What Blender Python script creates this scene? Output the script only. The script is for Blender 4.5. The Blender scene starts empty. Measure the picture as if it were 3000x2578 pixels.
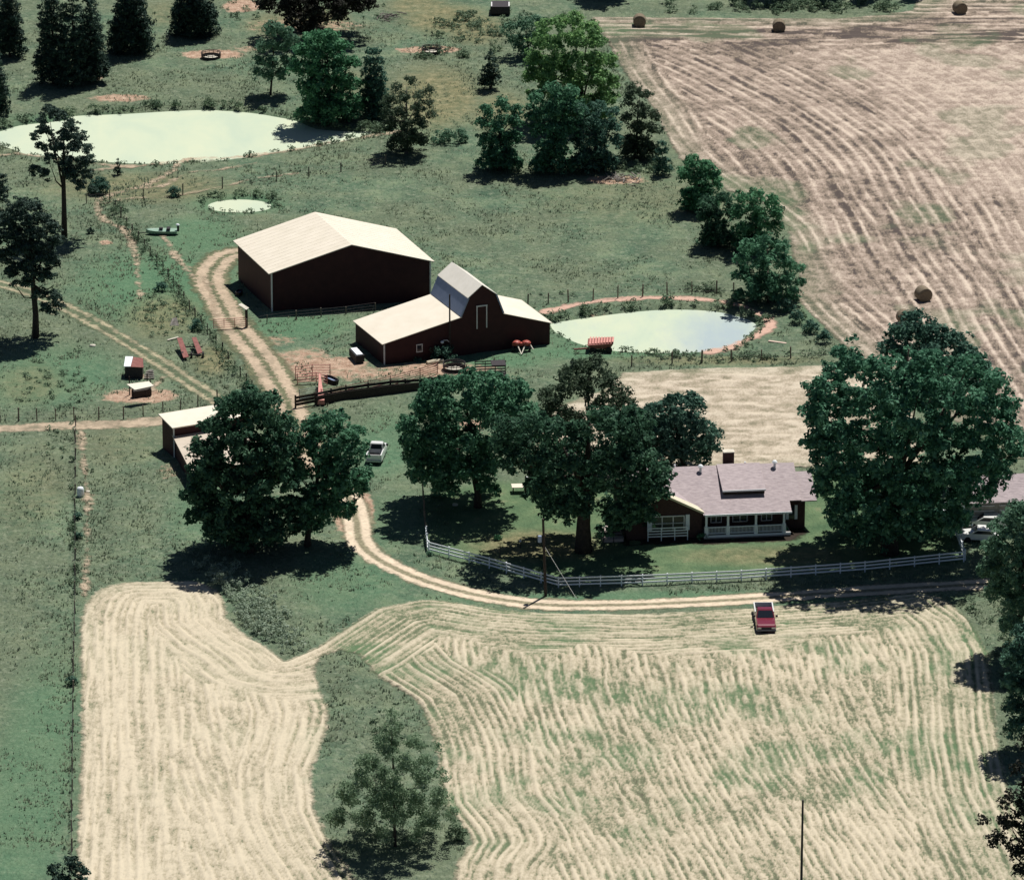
import bpy, math, random
import numpy as np
from mathutils import Vector
random.seed(7); RNG = np.random.default_rng(11)
S = bpy.context.scene
C = S.collection
# ------------------------------------------------------------------ camera
PITCH = math.radians(20.0); DIST = 640.0; FPX = 17280.0
CAM = np.array([0.0, -DIST*math.cos(PITCH), DIST*math.sin(PITCH)])
cd = bpy.data.cameras.new("camera"); cam = bpy.data.objects.new("camera", cd); C.objects.link(cam)
cam.location = CAM; cam.rotation_euler = (math.pi/2-PITCH, 0, 0)
cd.sensor_width = 36; cd.lens = 36*FPX/3000; cd.clip_start = 10; cd.clip_end = 6000
S.camera = cam
# ------------------------------------------------------------------ light
SUN_EL = math.radians(65); SX, SY = 0.23, 0.40      # towards the sun: right and away from the viewer
w = bpy.data.worlds.new("World"); S.world = w; w.use_nodes = True
nt = w.node_tree; bg = nt.nodes['Background']; sky = nt.nodes.new('ShaderNodeTexSky')
sky.sky_type = 'NISHITA'; sky.sun_disc = False; sky.sun_elevation = SUN_EL
sky.sun_rotation = math.atan2(SX, SY); sky.altitude = 200; sky.air_density = .6; sky.dust_density = .4
nt.links.new(sky.outputs[0], bg.inputs[0]); bg.inputs[1].default_value = 0.05
sl = bpy.data.lights.new("sun", 'SUN'); so = bpy.data.objects.new("sun", sl); C.objects.link(so)
sl.energy = 5.0; sl.angle = math.radians(0.5); sl.color = (1.0, 0.965, 0.905)
so.rotation_euler = Vector((SX, SY, 1)).to_track_quat('Z', 'Y').to_euler(); so.location = (0, 0, 120)
S.view_settings.view_transform = 'Standard'; S.view_settings.look = 'None'
S.view_settings.exposure = 0.06; S.view_settings.gamma = 1.0
# ------------------------------------------------------------------ survey helpers
SP, CP = math.sin(PITCH), math.cos(PITCH)
def P(x, y, z=0.0):            # where the sight line of a photograph point meets the level z
    d = np.array([x-1500.0, FPX*CP+(1289.0-y)*SP, -FPX*SP+(1289.0-y)*CP])
    t = (z-CAM[2])/d[2]; p = CAM+d*t
    return (float(p[0]), float(p[1]), z)
K = 3000/2072
def D(x, y, z=0.0): return P(x*K, y*K, z)
def mpp(y): return 6289.0/(27.0*(y*K+5000.0))*K       # metres per overview pixel
def DP(pts): return np.array([D(x, y)[:2] for x, y in pts])
# ------------------------------------------------------------------ noise
def vn(x, y, sc, seed=0):
    r = np.random.default_rng(seed+77).random((256, 256))
    x = np.asarray(x)/sc+1000; y = np.asarray(y)/sc+1000
    xi = np.floor(x).astype(int); yi = np.floor(y).astype(int); fx = x-xi; fy = y-yi
    fx = fx*fx*(3-2*fx); fy = fy*fy*(3-2*fy); a = xi & 255; b = yi & 255; a1 = (a+1) & 255; b1 = (b+1) & 255
    return (r[a, b]*(1-fx)+r[a1, b]*fx)*(1-fy)+(r[a, b1]*(1-fx)+r[a1, b1]*fx)*fy
def fbm(x, y, sc, seed=0, o=4):
    s = 0; a = 1; t = 0
    for k in range(o):
        s = s+a*vn(x, y, sc/2**k, seed+k*13); t += a; a *= .55
    return s/t
def seg(x, y, p, q):
    dx, dy = q[0]-p[0], q[1]-p[1]; L = dx*dx+dy*dy+1e-9
    t = np.clip(((x-p[0])*dx+(y-p[1])*dy)/L, 0, 1)
    ex = x-p[0]-t*dx; ey = y-p[1]-t*dy
    return ex*ex+ey*ey, np.sign(dx*ey-dy*ex), t*math.sqrt(L)
def sdpoly(x, y, pts):         # + inside
    best = np.full(x.shape, 1e12); ins = np.zeros(x.shape, bool); n = len(pts)
    for i in range(n):
        p, q = pts[i], pts[(i+1) % n]
        best = np.minimum(best, seg(x, y, p, q)[0])
        c = ((p[1] > y) != (q[1] > y))
        with np.errstate(divide='ignore', invalid='ignore'):
            xx = (q[0]-p[0])*(y-p[1])/(q[1]-p[1]+1e-12)+p[0]
        ins ^= c & (x < xx)
    return np.where(ins, 1, -1)*np.sqrt(best)
def dline(x, y, pts):
    best = np.full(x.shape, 1e12); side = np.zeros(x.shape)
    for i in range(len(pts)-1):
        d, s, _ = seg(x, y, pts[i], pts[i+1]); m = d < best
        best = np.where(m, d, best); side = np.where(m, s, side)
    b = np.sqrt(best); return b, b*side
def smooth(pts, n=6):
    pts = np.asarray(pts, float); out = []
    for i in range(len(pts)-1):
        p0 = pts[max(i-1, 0)]; p1 = pts[i]; p2 = pts[i+1]; p3 = pts[min(i+2, len(pts)-1)]
        for k in range(n):
            t = k/n; out.append(.5*((2*p1)+(-p0+p2)*t+(2*p0-5*p1+4*p2-p3)*t*t+(-p0+3*p1-3*p2+p3)*t**3))
    out.append(pts[-1]); return np.array(out)
def ss(a, b, x):
    t = np.clip((x-a)/(b-a), 0, 1); return t*t*(3-2*t)
# ------------------------------------------------------------------ object helpers
def tag(o, label=None, cat=None, group=None, kind=None):
    if label: o['label'] = label
    if cat: o['category'] = cat
    if group: o['group'] = group
    if kind: o['kind'] = kind
    return o
def thing(name, label, cat, loc=(0, 0, 0), group=None):
    o = bpy.data.objects.new(name, None); C.objects.link(o); o.location = loc
    o.empty_display_size = .3
    return tag(o, label, cat, group)
def wloc(o):
    v = Vector((0, 0, 0))
    while o is not None: v += o.location; o = o.parent
    return v
def npmesh(name, V, F, m, parent=None, smoothf=False, attrs=None):
    V = np.asarray(V, np.float32); F = np.asarray(F, np.int32)
    if parent is not None:
        wl = wloc(parent); V = V-np.array([wl.x, wl.y, wl.z], np.float32)
    me = bpy.data.meshes.new(name); k = F.shape[1]
    me.vertices.add(len(V)); me.vertices.foreach_set('co', V.ravel())
    me.loops.add(F.size); me.loops.foreach_set('vertex_index', F.ravel())
    me.polygons.add(len(F)); me.polygons.foreach_set('loop_start', np.arange(0, F.size, k, dtype=np.int32))
    try: me.polygons.foreach_set('loop_total', np.full(len(F), k, np.int32))
    except Exception: pass
    me.update(calc_edges=True)
    if smoothf: me.polygons.foreach_set('use_smooth', np.ones(len(F), bool))
    for an, av in (attrs or {}).items():
        a = me.attributes.new(an, 'FLOAT', 'POINT'); a.data.foreach_set('value', np.asarray(av, np.float32).ravel())
    me.materials.append(m)
    o = bpy.data.objects.new(name, me); C.objects.link(o)
    if parent is not None: o.parent = parent
    return o
class MB:
    def __init__(s): s.v = []; s.f = []
    def add(s, vs, fs):
        n = len(s.v); s.v += [tuple(v) for v in vs]; s.f += [tuple(i+n for i in f) for f in fs]; return s
    def box(s, c, d, rot=0.0, ax=None):        # centre, dims, z rotation
        cx, cy, cz = c; hx, hy, hz = d[0]/2, d[1]/2, d[2]/2; co, si = math.cos(rot), math.sin(rot); vs = []
        for z in (-hz, hz):
            for x, y in ((-hx, -hy), (hx, -hy), (hx, hy), (-hx, hy)):
                vs.append((cx+x*co-y*si, cy+x*si+y*co, cz+z))
        return s.add(vs, [(3, 2, 1, 0), (4, 5, 6, 7), (0, 1, 5, 4), (1, 2, 6, 5), (2, 3, 7, 6), (3, 0, 4, 7)])
    def hexa(s, a, b):                          # two quads, bottom and top loops
        return s.add(list(a)+list(b), [(3, 2, 1, 0), (4, 5, 6, 7), (0, 1, 5, 4), (1, 2, 6, 5), (2, 3, 7, 6), (3, 0, 4, 7)])
    def slab(s, q, t):                          # quad q thickened downwards by t
        return s.hexa([(x, y, z-t) for x, y, z in q], q)
    def poly(s, pts, f=None): return s.add(pts, [f or tuple(range(len(pts)))])
    def prism(s, pts, vec):                     # polygon swept along vec
        n = len(pts); a = [tuple(p) for p in pts]; b = [tuple(p[i]+vec[i] for i in range(3)) for p in pts]
        return s.add(a+b, [tuple(range(n-1, -1, -1)), tuple(range(n, 2*n))]+[(i, (i+1) % n, n+(i+1) % n, n+i) for i in range(n)])
    def tube(s, pts, rad, n=7, cap=True):
        pts = [Vector(p) for p in pts]; m = len(pts)
        if not hasattr(rad, '__len__'): rad = [rad]*m
        base = len(s.v); vs = []
        for i, p in enumerate(pts):
            t = (pts[min(i+1, m-1)]-pts[max(i-1, 0)]); t = t.normalized() if t.length > 1e-6 else Vector((0, 0, 1))
            u = t.orthogonal().normalized() if abs(t.z) < .99 else Vector((1, 0, 0)); v = t.cross(u).normalized(); u = v.cross(t)
            for k in range(n):
                a = 2*math.pi*k/n; vs.append(p+(u*math.cos(a)+v*math.sin(a))*rad[i])
        fs = [(i*n+k, i*n+(k+1) % n, (i+1)*n+(k+1) % n, (i+1)*n+k) for i in range(m-1) for k in range(n)]
        if cap: fs += [tuple(range(n-1, -1, -1)), tuple((m-1)*n+k for k in range(n))]
        return s.add(vs, fs)
    def bar(s, a, b, wd, ht=None):              # rectangular bar from a to b
        a = Vector(a); b = Vector(b); t = (b-a).normalized(); ht = ht or wd
        u = Vector((-t.y, t.x, 0)); u = u.normalized() if u.length > 1e-4 else Vector((1, 0, 0)); v = t.cross(u)
        q = lambda p: [p-u*wd/2-v*ht/2, p+u*wd/2-v*ht/2, p+u*wd/2+v*ht/2, p-u*wd/2+v*ht/2]
        return s.hexa(q(a), q(b))
    def lathe(s, c, prof, n=20, sx=1, sy=1):
        vs = []
        for r, z in prof:
            for k in range(n):
                a = 2*math.pi*k/n; vs.append((c[0]+r*math.cos(a)*sx, c[1]+r*math.sin(a)*sy, c[2]+z))
        m = len(prof); fs = [(i*n+k, i*n+(k+1) % n, (i+1)*n+(k+1) % n, (i+1)*n+k) for i in range(m-1) for k in range(n)]
        return s.add(vs, fs)
    def blob(s, c, r, seed=0, rough=.25, n=10):
        rr = random.Random(seed); vs = []; m = n//2+1
        for i in range(m+1):
            ph = math.pi*i/m
            for k in range(n):
                a = 2*math.pi*k/n; q = 1+rough*(rr.random()-.5)
                vs.append((c[0]+r[0]*q*math.sin(ph)*math.cos(a), c[1]+r[1]*q*math.sin(ph)*math.sin(a), c[2]+r[2]*q*math.cos(ph)))
        return s.add(vs, [((i+1)*n+k, (i+1)*n+(k+1) % n, i*n+(k+1) % n, i*n+k) for i in range(m) for k in range(n)])
    def build(s, name, m, parent=None, sm=False):
        me = bpy.data.meshes.new(name); off = wloc(parent) if parent is not None else Vector((0, 0, 0))
        me.from_pydata([(v[0]-off.x, v[1]-off.y, v[2]-off.z) for v in s.v], [], s.f); me.materials.append(m); me.update()
        if sm:
            for p in me.polygons: p.use_smooth = True
        o = bpy.data.objects.new(name, me); C.objects.link(o)
        if parent is not None: o.parent = parent
        return o
def copy_tree(o, parent=None):
    c = o.copy(); C.objects.link(c); c.parent = parent
    for ch in list(o.children): copy_tree(ch, c)
    return c
# ------------------------------------------------------------------ materials
def newmat(name):
    m = bpy.data.materials.new(name); m.use_nodes = True; n = m.node_tree.nodes; l = m.node_tree.links
    return m, n, l, n['Principled BSDF']
def noise(n, l, sc, det=4, rough=.6, coord=None, dist=0, w=None):
    t = n.new('ShaderNodeTexNoise'); t.inputs['Scale'].default_value = sc; t.inputs['Detail'].default_value = det
    t.inputs['Roughness'].default_value = rough; t.inputs['Distortion'].default_value = dist
    if coord is not None: l.new(coord, t.inputs['Vector'])
    return t.outputs[0]
def ramp(n, l, fac, stops):
    r = n.new('ShaderNodeValToRGB'); e = r.color_ramp.elements
    while len(e) < len(stops): e.new(.5)
    for i, (p, c) in enumerate(stops):
        e[i].position = p; e[i].color = (*c, 1) if len(c) == 3 else c
    l.new(fac, r.inputs[0]); return r.outputs[0]
def mix(n, l, fac, a, b, mode='MIX'):
    r = n.new('ShaderNodeMix'); r.data_type = 'RGBA'; r.blend_type = mode
    for s, v in ((r.inputs[0], fac), (r.inputs[6], a), (r.inputs[7], b)):
        if isinstance(v, (int, float)): s.default_value = v
        elif isinstance(v, tuple): s.default_value = (*v, 1)
        else: l.new(v, s)
    return r.outputs[2]
def mth(n, l, op, a, b=None, c=None, clamp=False):
    r = n.new('ShaderNodeMath'); r.operation = op; r.use_clamp = clamp
    for i, v in enumerate((a, b, c)):
        if v is None: continue
        if isinstance(v, (int, float)): r.inputs[i].default_value = v
        else: l.new(v, r.inputs[i])
    return r.outputs[0]
def attr(n, name):
    a = n.new('ShaderNodeAttribute'); a.attribute_name = name; return a.outputs['Fac']
def pos(n): return n.new('ShaderNodeNewGeometry').outputs['Position']
def objc(n): return n.new('ShaderNodeTexCoord').outputs['Object']
def bump(n, l, b, h, st=.5, di=.1):
    k = n.new('ShaderNodeBump'); k.inputs['Strength'].default_value = st; k.inputs['Distance'].default_value = di
    l.new(h, k.inputs['Height']); l.new(k.outputs[0], b.inputs['Normal'])
def gmat(name, c1, c2, sc=3.0, rough=.8, bmp=.3, bd=.03, metal=0.0, spec=.3, lo=.3, hi=.7, stretch=None):
    m, n, l, b = newmat(name); co = objc(n)
    if stretch:
        mp = n.new('ShaderNodeMapping'); mp.inputs['Scale'].default_value = stretch; l.new(co, mp.inputs[0]); co = mp.outputs[0]
    f = noise(n, l, sc, 5, .65, co); l.new(ramp(n, l, f, [(lo, c1), (hi, c2)]), b.inputs['Base Color'])
    b.inputs['Roughness'].default_value = rough; b.inputs['Metallic'].default_value = metal
    b.inputs['Specular IOR Level'].default_value = spec
    if bmp: bump(n, l, b, noise(n, l, sc*3, 4, .6, co), bmp, bd)
    return m
def leafmat(name, dark, light, yellow=None, trans=.32):
    m, n, l, b = newmat(name); t = attr(n, 'tint')
    nz = noise(n, l, .5, 3, .6, pos(n)); f = mth(n, l, 'ADD', mth(n, l, 'MULTIPLY', t, .75), mth(n, l, 'MULTIPLY', nz, .35))
    col = ramp(n, l, f, [(.2, dark), (.62, light), (.95, yellow or tuple(c*1.35 for c in light))])
    l.new(col, b.inputs['Base Color']); b.inputs['Roughness'].default_value = .6; b.inputs['Specular IOR Level'].default_value = .12
    tr = n.new('ShaderNodeBsdfTranslucent'); l.new(col, tr.inputs[0]); mx = n.new('ShaderNodeMixShader'); mx.inputs[0].default_value = trans
    l.new(b.outputs[0], mx.inputs[1]); l.new(tr.outputs[0], mx.inputs[2]); l.new(mx.outputs[0], n['Material Output'].inputs[0])
    return m
def grass_color(n, l):
    """pasture colours from world position; shared by the ground and tall grass"""
    p = pos(n)
    a = noise(n, l, .05, 5, .65, p); bb = noise(n, l, .22, 5, .65, p); c = noise(n, l, 1.3, 4, .7, p)
    mp = n.new('ShaderNodeMapping'); mp.inputs['Scale'].default_value = (1, .55, 1); l.new(p, mp.inputs[0])
    e = noise(n, l, 3.2, 4, .7, mp.outputs[0], .8)
    g = ramp(n, l, bb, [(.3, (.060, .110, .072)), (.48, (.108, .170, .108)), (.66, (.190, .245, .150))])
    g = mix(n, l, ramp(n, l, a, [(.40, (0, 0, 0)), (.56, (.55, .55, .55))]), g, (.150, .165, .105))
    g = mix(n, l, ramp(n, l, c, [(.50, (0, 0, 0)), (.68, (.75, .75, .75))]), g, (.25, .285, .20))
    g = mix(n, l, ramp(n, l, e, [(.48, (0, 0, 0)), (.3, (.75, .75, .75))]) if False else ramp(n, l, e, [(.34, (.7, .7, .7)), (.46, (0, 0, 0))]), g, (.030, .060, .046))
    return g, e, c
def sheet_alpha(n, l, b, mask):
    tr = n.new('ShaderNodeBsdfTransparent'); m_ = None; mx = n.new('ShaderNodeMixShader')
    l.new(mask, mx.inputs[0]); l.new(tr.outputs[0], mx.inputs[1]); l.new(b.outputs[0], mx.inputs[2])
    l.new(mx.outputs[0], n['Material Output'].inputs[0])
def edge(n, l, width=.5, amp=1.6, sc=.9):
    p = pos(n); nz = noise(n, l, sc, 5, .7, p)
    v = mth(n, l, 'ADD', attr(n, 'sd'), mth(n, l, 'MULTIPLY', mth(n, l, 'SUBTRACT', nz, .5), amp))
    return mth(n, l, 'DIVIDE', v, width, clamp=True)

# ground
mG, n, l, b = newmat('pasture')
g, e, c = grass_color(n, l)
lush = mix(n, l, c, (.060, .155, .088), (.135, .250, .140)); g = mix(n, l, mth(n, l, 'MULTIPLY', attr(n, 'lush'), .75), g, lush)
lawn = ramp(n, l, noise(n, l, .35, 4, .6, pos(n)), [(.35, (.080, .14, .075)), (.6, (.135, .20, .105)), (.75, (.24, .25, .15))])
g = mix(n, l, attr(n, 'lawn'), g, lawn)
dryc = ramp(n, l, noise(n, l, .8, 5, .7, pos(n)), [(.35, (.11, .125, .065)), (.55, (.23, .215, .12)), (.72, (.38, .33, .20))])
dm = mth(n, l, 'MULTIPLY', attr(n, 'dry'), mth(n, l, 'ADD', noise(n, l, .5, 4, .6, pos(n)), .5), clamp=True)
g = mix(n, l, dm, g, dryc)
dirtc = ramp(n, l, noise(n, l, 1.1, 5, .7, pos(n)), [(.3, (.26, .16, .11)), (.5, (.42, .29, .21)), (.7, (.58, .44, .33))])
dv = mth(n, l, 'ADD', attr(n, 'dirt'), mth(n, l, 'MULTIPLY', mth(n, l, 'SUBTRACT', noise(n, l, .9, 6, .75, pos(n)), .55), 1.7))
dv = mth(n, l, 'MULTIPLY', mth(n, l, 'SUBTRACT', dv, .25), 3.0, clamp=True)
g = mix(n, l, dv, g, dirtc); l.new(g, b.inputs['Base Color'])
b.inputs['Roughness'].default_value = .95; b.inputs['Specular IOR Level'].default_value = .1
bump(n, l, b, e, .9, .25)

def hay_mat(name, green, cream, tan, dark):
    m, n, l, b = newmat(name); p = pos(n); h = attr(n, 'h')
    mp = n.new('ShaderNodeMapping'); mp.inputs['Scale'].default_value = (1, .5, 1); l.new(p, mp.inputs[0]); f1 = noise(n, l, 4.6, 7, .75, mp.outputs[0], .3); f2 = noise(n, l, .09, 3, .5, p)
    v = mth(n, l, 'ADD', h, mth(n, l, 'MULTIPLY', mth(n, l, 'SUBTRACT', f1, .5), 1.0))
    col = ramp(n, l, v, [(.10, dark), (.26, green), (.42, tan), (.66, cream), (.95, tuple(min(1, c*1.12) for c in cream))])
    gr = mth(n, l, 'MULTIPLY', attr(n, 'grn'), mth(n, l, 'SUBTRACT', 1.15, v), clamp=True)
    col = mix(n, l, gr, col, (.10, .17, .085))
    col = mix(n, l, ramp(n, l, f2, [(.4, (0, 0, 0)), (.7, (.35, .35, .35))]), col, (.52, .36, .20), 'MULTIPLY') if False else col
    l.new(col, b.inputs['Base Color']); b.inputs['Roughness'].default_value = .9; b.inputs['Specular IOR Level'].default_value = .15
    bump(n, l, b, f1, .8, .12); sheet_alpha(n, l, b, edge(n, l, .5, 1.6)); return m
mHay = hay_mat('front_hay', (.17, .19, .115), (.565, .495, .37), (.40, .35, .25), (.12, .12, .08))
mHay2 = hay_mat('far_hay', (.235, .188, .145), (.57, .475, .385), (.355, .28, .23), (.09, .072, .064))
mHay3 = hay_mat('plot_hay', (.27, .245, .17), (.56, .485, .38), (.38, .32, .24), (.13, .11, .08))

def track_mat(name, rutc, midc, ruts, brk=0):
    m, n, l, b = newmat(name); p = pos(n); nz = noise(n, l, 1.4, 6, .75, p)
    col = ramp(n, l, nz, [(.3, tuple(c*.72 for c in rutc)), (.55, rutc), (.75, tuple(min(1, c*1.15) for c in rutc))])
    if ruts:
        u = mth(n, l, 'ABSOLUTE', attr(n, 'u')); r = mth(n, l, 'ABSOLUTE', mth(n, l, 'SUBTRACT', u, ruts[0]))
        k = mth(n, l, 'ADD', r, mth(n, l, 'MULTIPLY', mth(n, l, 'SUBTRACT', nz, .5), ruts[2]))
        k = mth(n, l, 'MULTIPLY', mth(n, l, 'SUBTRACT', k, ruts[1]), 3.5, clamp=True)
        mid = ramp(n, l, noise(n, l, 2.2, 4, .7, p), [(.35, tuple(c*.5 for c in midc)), (.65, midc)])
        col = mix(n, l, k, col, mid)
    l.new(col, b.inputs['Base Color']); b.inputs['Roughness'].default_value = .95; b.inputs['Specular IOR Level'].default_value = .1
    bump(n, l, b, nz, .5, .08); msk = edge(n, l, .6, 2.2, .9)
    if brk: msk = mth(n, l, 'MULTIPLY', msk, ramp(n, l, noise(n, l, .45, 5, .7, p), [(.40-brk*.1, (1-brk, 1-brk, 1-brk)), (.56, (1, 1, 1))]))
    sheet_alpha(n, l, b, msk); return m
mDrive = track_mat('pale_gravel', (.70, .58, .44), (.33, .30, .20), (.85, .34, 1.1), .15)
mLane = track_mat('tan_dirt', (.52, .41, .30), (.20, .21, .125), (1.0, .50, 3.0), .45)
mTrack = track_mat('worn_track', (.42, .37, .25), (.16, .20, .12), (.75, .16, 2.8), .8)
mTrail = track_mat('bare_trail', (.46, .37, .27), (.2, .2, .1), None, .6)
mRed = track_mat('red_trail', (.56, .37, .29), (.2, .2, .1), None)

def pond_mat(name, clear):
    m, n, l, b = newmat(name); p = pos(n)
    mp = n.new('ShaderNodeMapping'); mp.inputs['Scale'].default_value = (1, .45, 1); l.new(p, mp.inputs[0])
    a = noise(n, l, .16, 5, .6, mp.outputs[0], .4)
    col = ramp(n, l, a, [(.3, (.45, .53, .42)), (.5, (.50, .565, .43)), (.7, (.55, .59, .435))])
    if clear:
        k = mth(n, l, 'ADD', attr(n, 'clr'), mth(n, l, 'MULTIPLY', mth(n, l, 'SUBTRACT', noise(n, l, .7, 5, .7, mp.outputs[0]), .5), .9), clamp=True)
        col = mix(n, l, k, col, (.36, .43, .45)); l.new(mth(n, l, 'SUBTRACT', .9, mth(n, l, 'MULTIPLY', k, .2)), b.inputs['Roughness'])
    else: b.inputs['Roughness'].default_value = .85
    l.new(col, b.inputs['Base Color']); b.inputs['Specular IOR Level'].default_value = .05
    bump(n, l, b, noise(n, l, 1.5, 3, .6, mp.outputs[0]), .1, .05); return m
mPond = pond_mat('algae_water', False); mPond2 = pond_mat('part_clear_water', True)

mRoofW = gmat('cream_metal_roof', (.69, .625, .51), (.77, .70, .585), .6, .55, .15, .02, spec=.3, stretch=(1, 1, 1))
mWallR = gmat('dark_red_metal', (.034, .010, .013), (.052, .016, .017), 1.2, .7, .3, .02)
mTrim = gmat('white_trim', (.62, .62, .62), (.75, .75, .74), 4, .6, .1)
mWhite = gmat('white_paint', (.78, .83, .87), (.86, .89, .91), 5, .6, .2, .01)
mBlue = gmat('shade_blue_metal', (.22, .28, .41), (.28, .34, .48), 1.5, .5, .1, .02, metal=.2)  # blue of sky-lit shade put into the steep roof's metal colour
mGambR = gmat('gambrel_white_roof', (.72, .68, .60), (.80, .76, .68), .8, .5, .15, .02)
mBlack = gmat('black_rubber', (.012, .012, .014), (.03, .028, .03), 5, .7, .3)
mDark = gmat('dark_steel', (.02, .018, .02), (.05, .04, .045), 6, .6, .3, .01)
mRust = gmat('rusty_red_steel', (.17, .05, .045), (.29, .12, .10), 3, .75, .4, .02)
mPink = gmat('faded_red_pipe', (.50, .20, .17), (.64, .32, .27), 4, .7, .2, .01)
mWood = gmat('weathered_wood', (.10, .085, .07), (.24, .20, .16), 6, .9, .5, .02)
mWoodD = gmat('dark_wood', (.022, .018, .016), (.06, .048, .04), 6, .9, .5, .02)
mBark = gmat('bark', (.030, .024, .020), (.085, .068, .055), 4, .95, .8, .06)
mBarkG = gmat('grey_bark', (.10, .09, .08), (.22, .20, .18), 4, .95, .8, .05)
mBrick = gmat('brown_brick', (.045, .025, .024), (.085, .048, .043), 5, .9, .5, .02)
mGlass, n, l, b = newmat('window_glass'); b.inputs['Base Color'].default_value = (.02, .025, .035, 1); b.inputs['Roughness'].default_value = .08
mShin, n, l, b = newmat('pink_grey_shingles'); br = n.new('ShaderNodeTexNoise'); co = objc(n)
mp = n.new('ShaderNodeMapping'); mp.inputs['Scale'].default_value = (.9, 4.5, 4.5); l.new(co, mp.inputs[0]); l.new(mp.outputs[0], br.inputs['Vector'])
br.inputs['Scale'].default_value = 1.7; br.inputs['Detail'].default_value = 5; br.inputs['Roughness'].default_value = .7
l.new(ramp(n, l, br.outputs[0], [(.3, (.26, .215, .225)), (.5, (.40, .335, .345)), (.7, (.54, .46, .46))]), b.inputs['Base Color'])
b.inputs['Roughness'].default_value = .9; bump(n, l, b, br.outputs[0], .6, .03)
mBale = gmat('weathered_hay', (.12, .095, .065), (.27, .22, .155), 7, .95, .9, .06)
mRedPaint, n, l, b = newmat('red_car_paint'); b.inputs['Base Color'].default_value = (.17, .010, .028, 1); b.inputs['Roughness'].default_value = .28; b.inputs['Coat Weight'].default_value = .8
mWhitePaint, n, l, b = newmat('white_car_paint'); b.inputs['Base Color'].default_value = (.78, .78, .76, 1); b.inputs['Roughness'].default_value = .3; b.inputs['Coat Weight'].default_value = .6
mChrome, n, l, b = newmat('chrome'); b.inputs['Base Color'].default_value = (.35, .37, .42, 1); b.inputs['Roughness'].default_value = .25; b.inputs['Metallic'].default_value = .9
mSteel, n, l, b = newmat('dull_bumper'); b.inputs['Base Color'].default_value = (.10, .11, .14, 1); b.inputs['Roughness'].default_value = .35; b.inputs['Metallic'].default_value = .8
mBoat = gmat('pale_green_fibreglass', (.20, .32, .25), (.30, .42, .33), 2, .5, .1)
mStone = gmat('pale_stone', (.50, .46, .38), (.72, .68, .58), 3, .9, .5)
mDebris = gmat('grey_debris', (.12, .11, .10), (.42, .39, .35), 3, .9, .6)
mGarden = gmat('grey_siding', (.24, .22, .19), (.36, .33, .28), 3, .8, .2)

LEAF = dict(
    dark=leafmat('walnut_leaves', (.014, .040, .026), (.055, .135, .080), (.15, .29, .17)),
    mid=leafmat('maple_leaves', (.018, .062, .040), (.090, .23, .130), (.22, .44, .27)),
    big=leafmat('oak_leaves', (.016, .060, .040), (.085, .225, .135), (.23, .45, .30)),
    pale=leafmat('pale_leaves', (.045, .11, .070), (.13, .25, .16), (.28, .43, .30)),
    lime=leafmat('yellow_green_leaves', (.055, .125, .050), (.19, .36, .14), (.40, .58, .24)),
    emer=leafmat('bright_green_leaves', (.026, .085, .045), (.095, .26, .13), (.20, .44, .24)),
    teal=leafmat('blue_green_leaves', (.020, .056, .042), (.075, .165, .120), (.17, .32, .23)),
    cedar=leafmat('cedar_needles', (.013, .028, .022), (.036, .070, .052), (.10, .17, .13), .12),
    pine=leafmat('pine_needles', (.022, .040, .032), (.055, .095, .075), (.13, .19, .15), .2),
    olive=leafmat('olive_leaves', (.030, .055, .034), (.075, .115, .070), (.14, .19, .12)),
    black=leafmat('purple_brown_leaves', (.013, .013, .011), (.030, .032, .024), (.06, .07, .05), .1),
    sap=leafmat('sapling_leaves', (.08, .14, .08), (.21, .31, .19), (.60, .70, .50), .42),
    weed=leafmat('weed_leaves', (.060, .110, .068), (.15, .22, .135), (.30, .37, .24)),
    flower=leafmat('pale_flower_heads', (.20, .28, .20), (.34, .42, .31), (.52, .58, .48)))

# ------------------------------------------------------------------ outlines (overview pixels on level ground)
FIELD = DP([(160, 1250), (175, 1212), (205, 1188), (262, 1177), (400, 1177), (440, 1192), (458, 1222), (460, 1252), (500, 1285), (545, 1312), (577, 1338),
            (640, 1310), (700, 1270), (760, 1232), (850, 1213), (900, 1215), (1000, 1232), (1100, 1241), (1300, 1243), (1500, 1232), (1700, 1216), (1860, 1198), (1910, 1210),
            (1965, 1255), (2003, 1320), (2012, 1400), (2022, 1500), (2045, 1600), (2150, 1800), (2200, 2050), (140, 2050), (155, 1700), (162, 1500)])
TONGUE = DP([(652, 1330), (690, 1318), (722, 1325), (760, 1368), (812, 1400), (842, 1420), (866, 1470), (882, 1520), (886, 1570), (898, 1630), (940, 1680), (952, 1705),
             (922, 1745), (912, 1790), (905, 2050), (730, 2050), (722, 1781), (700, 1745), (668, 1700), (640, 1640), (634, 1560), (664, 1480), (668, 1440), (650, 1395), (640, 1355)])
FIELD2 = DP([(1228, 88), (1262, 150), (1322, 222), (1352, 285), (1372, 322), (1472, 388), (1530, 402), (1592, 460), (1602, 520), (1622, 570), (1606, 602), (1690, 688), (1740, 728), (1850, 800), (2100, 960), (2500, 1000),
             (2600, -160), (1880, -100), (1862, -20), (1845, 22), (1790, 30), (1700, 38), (1400, 37), (1195, 35), (1212, 60)])
PLOT = DP([(1258, 754), (1400, 746), (1620, 741), (1780, 738), (1850, 830), (1880, 940), (1440, 952), (1130, 975), (1080, 930), (1085, 850), (1130, 822), (1230, 785)])
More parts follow.
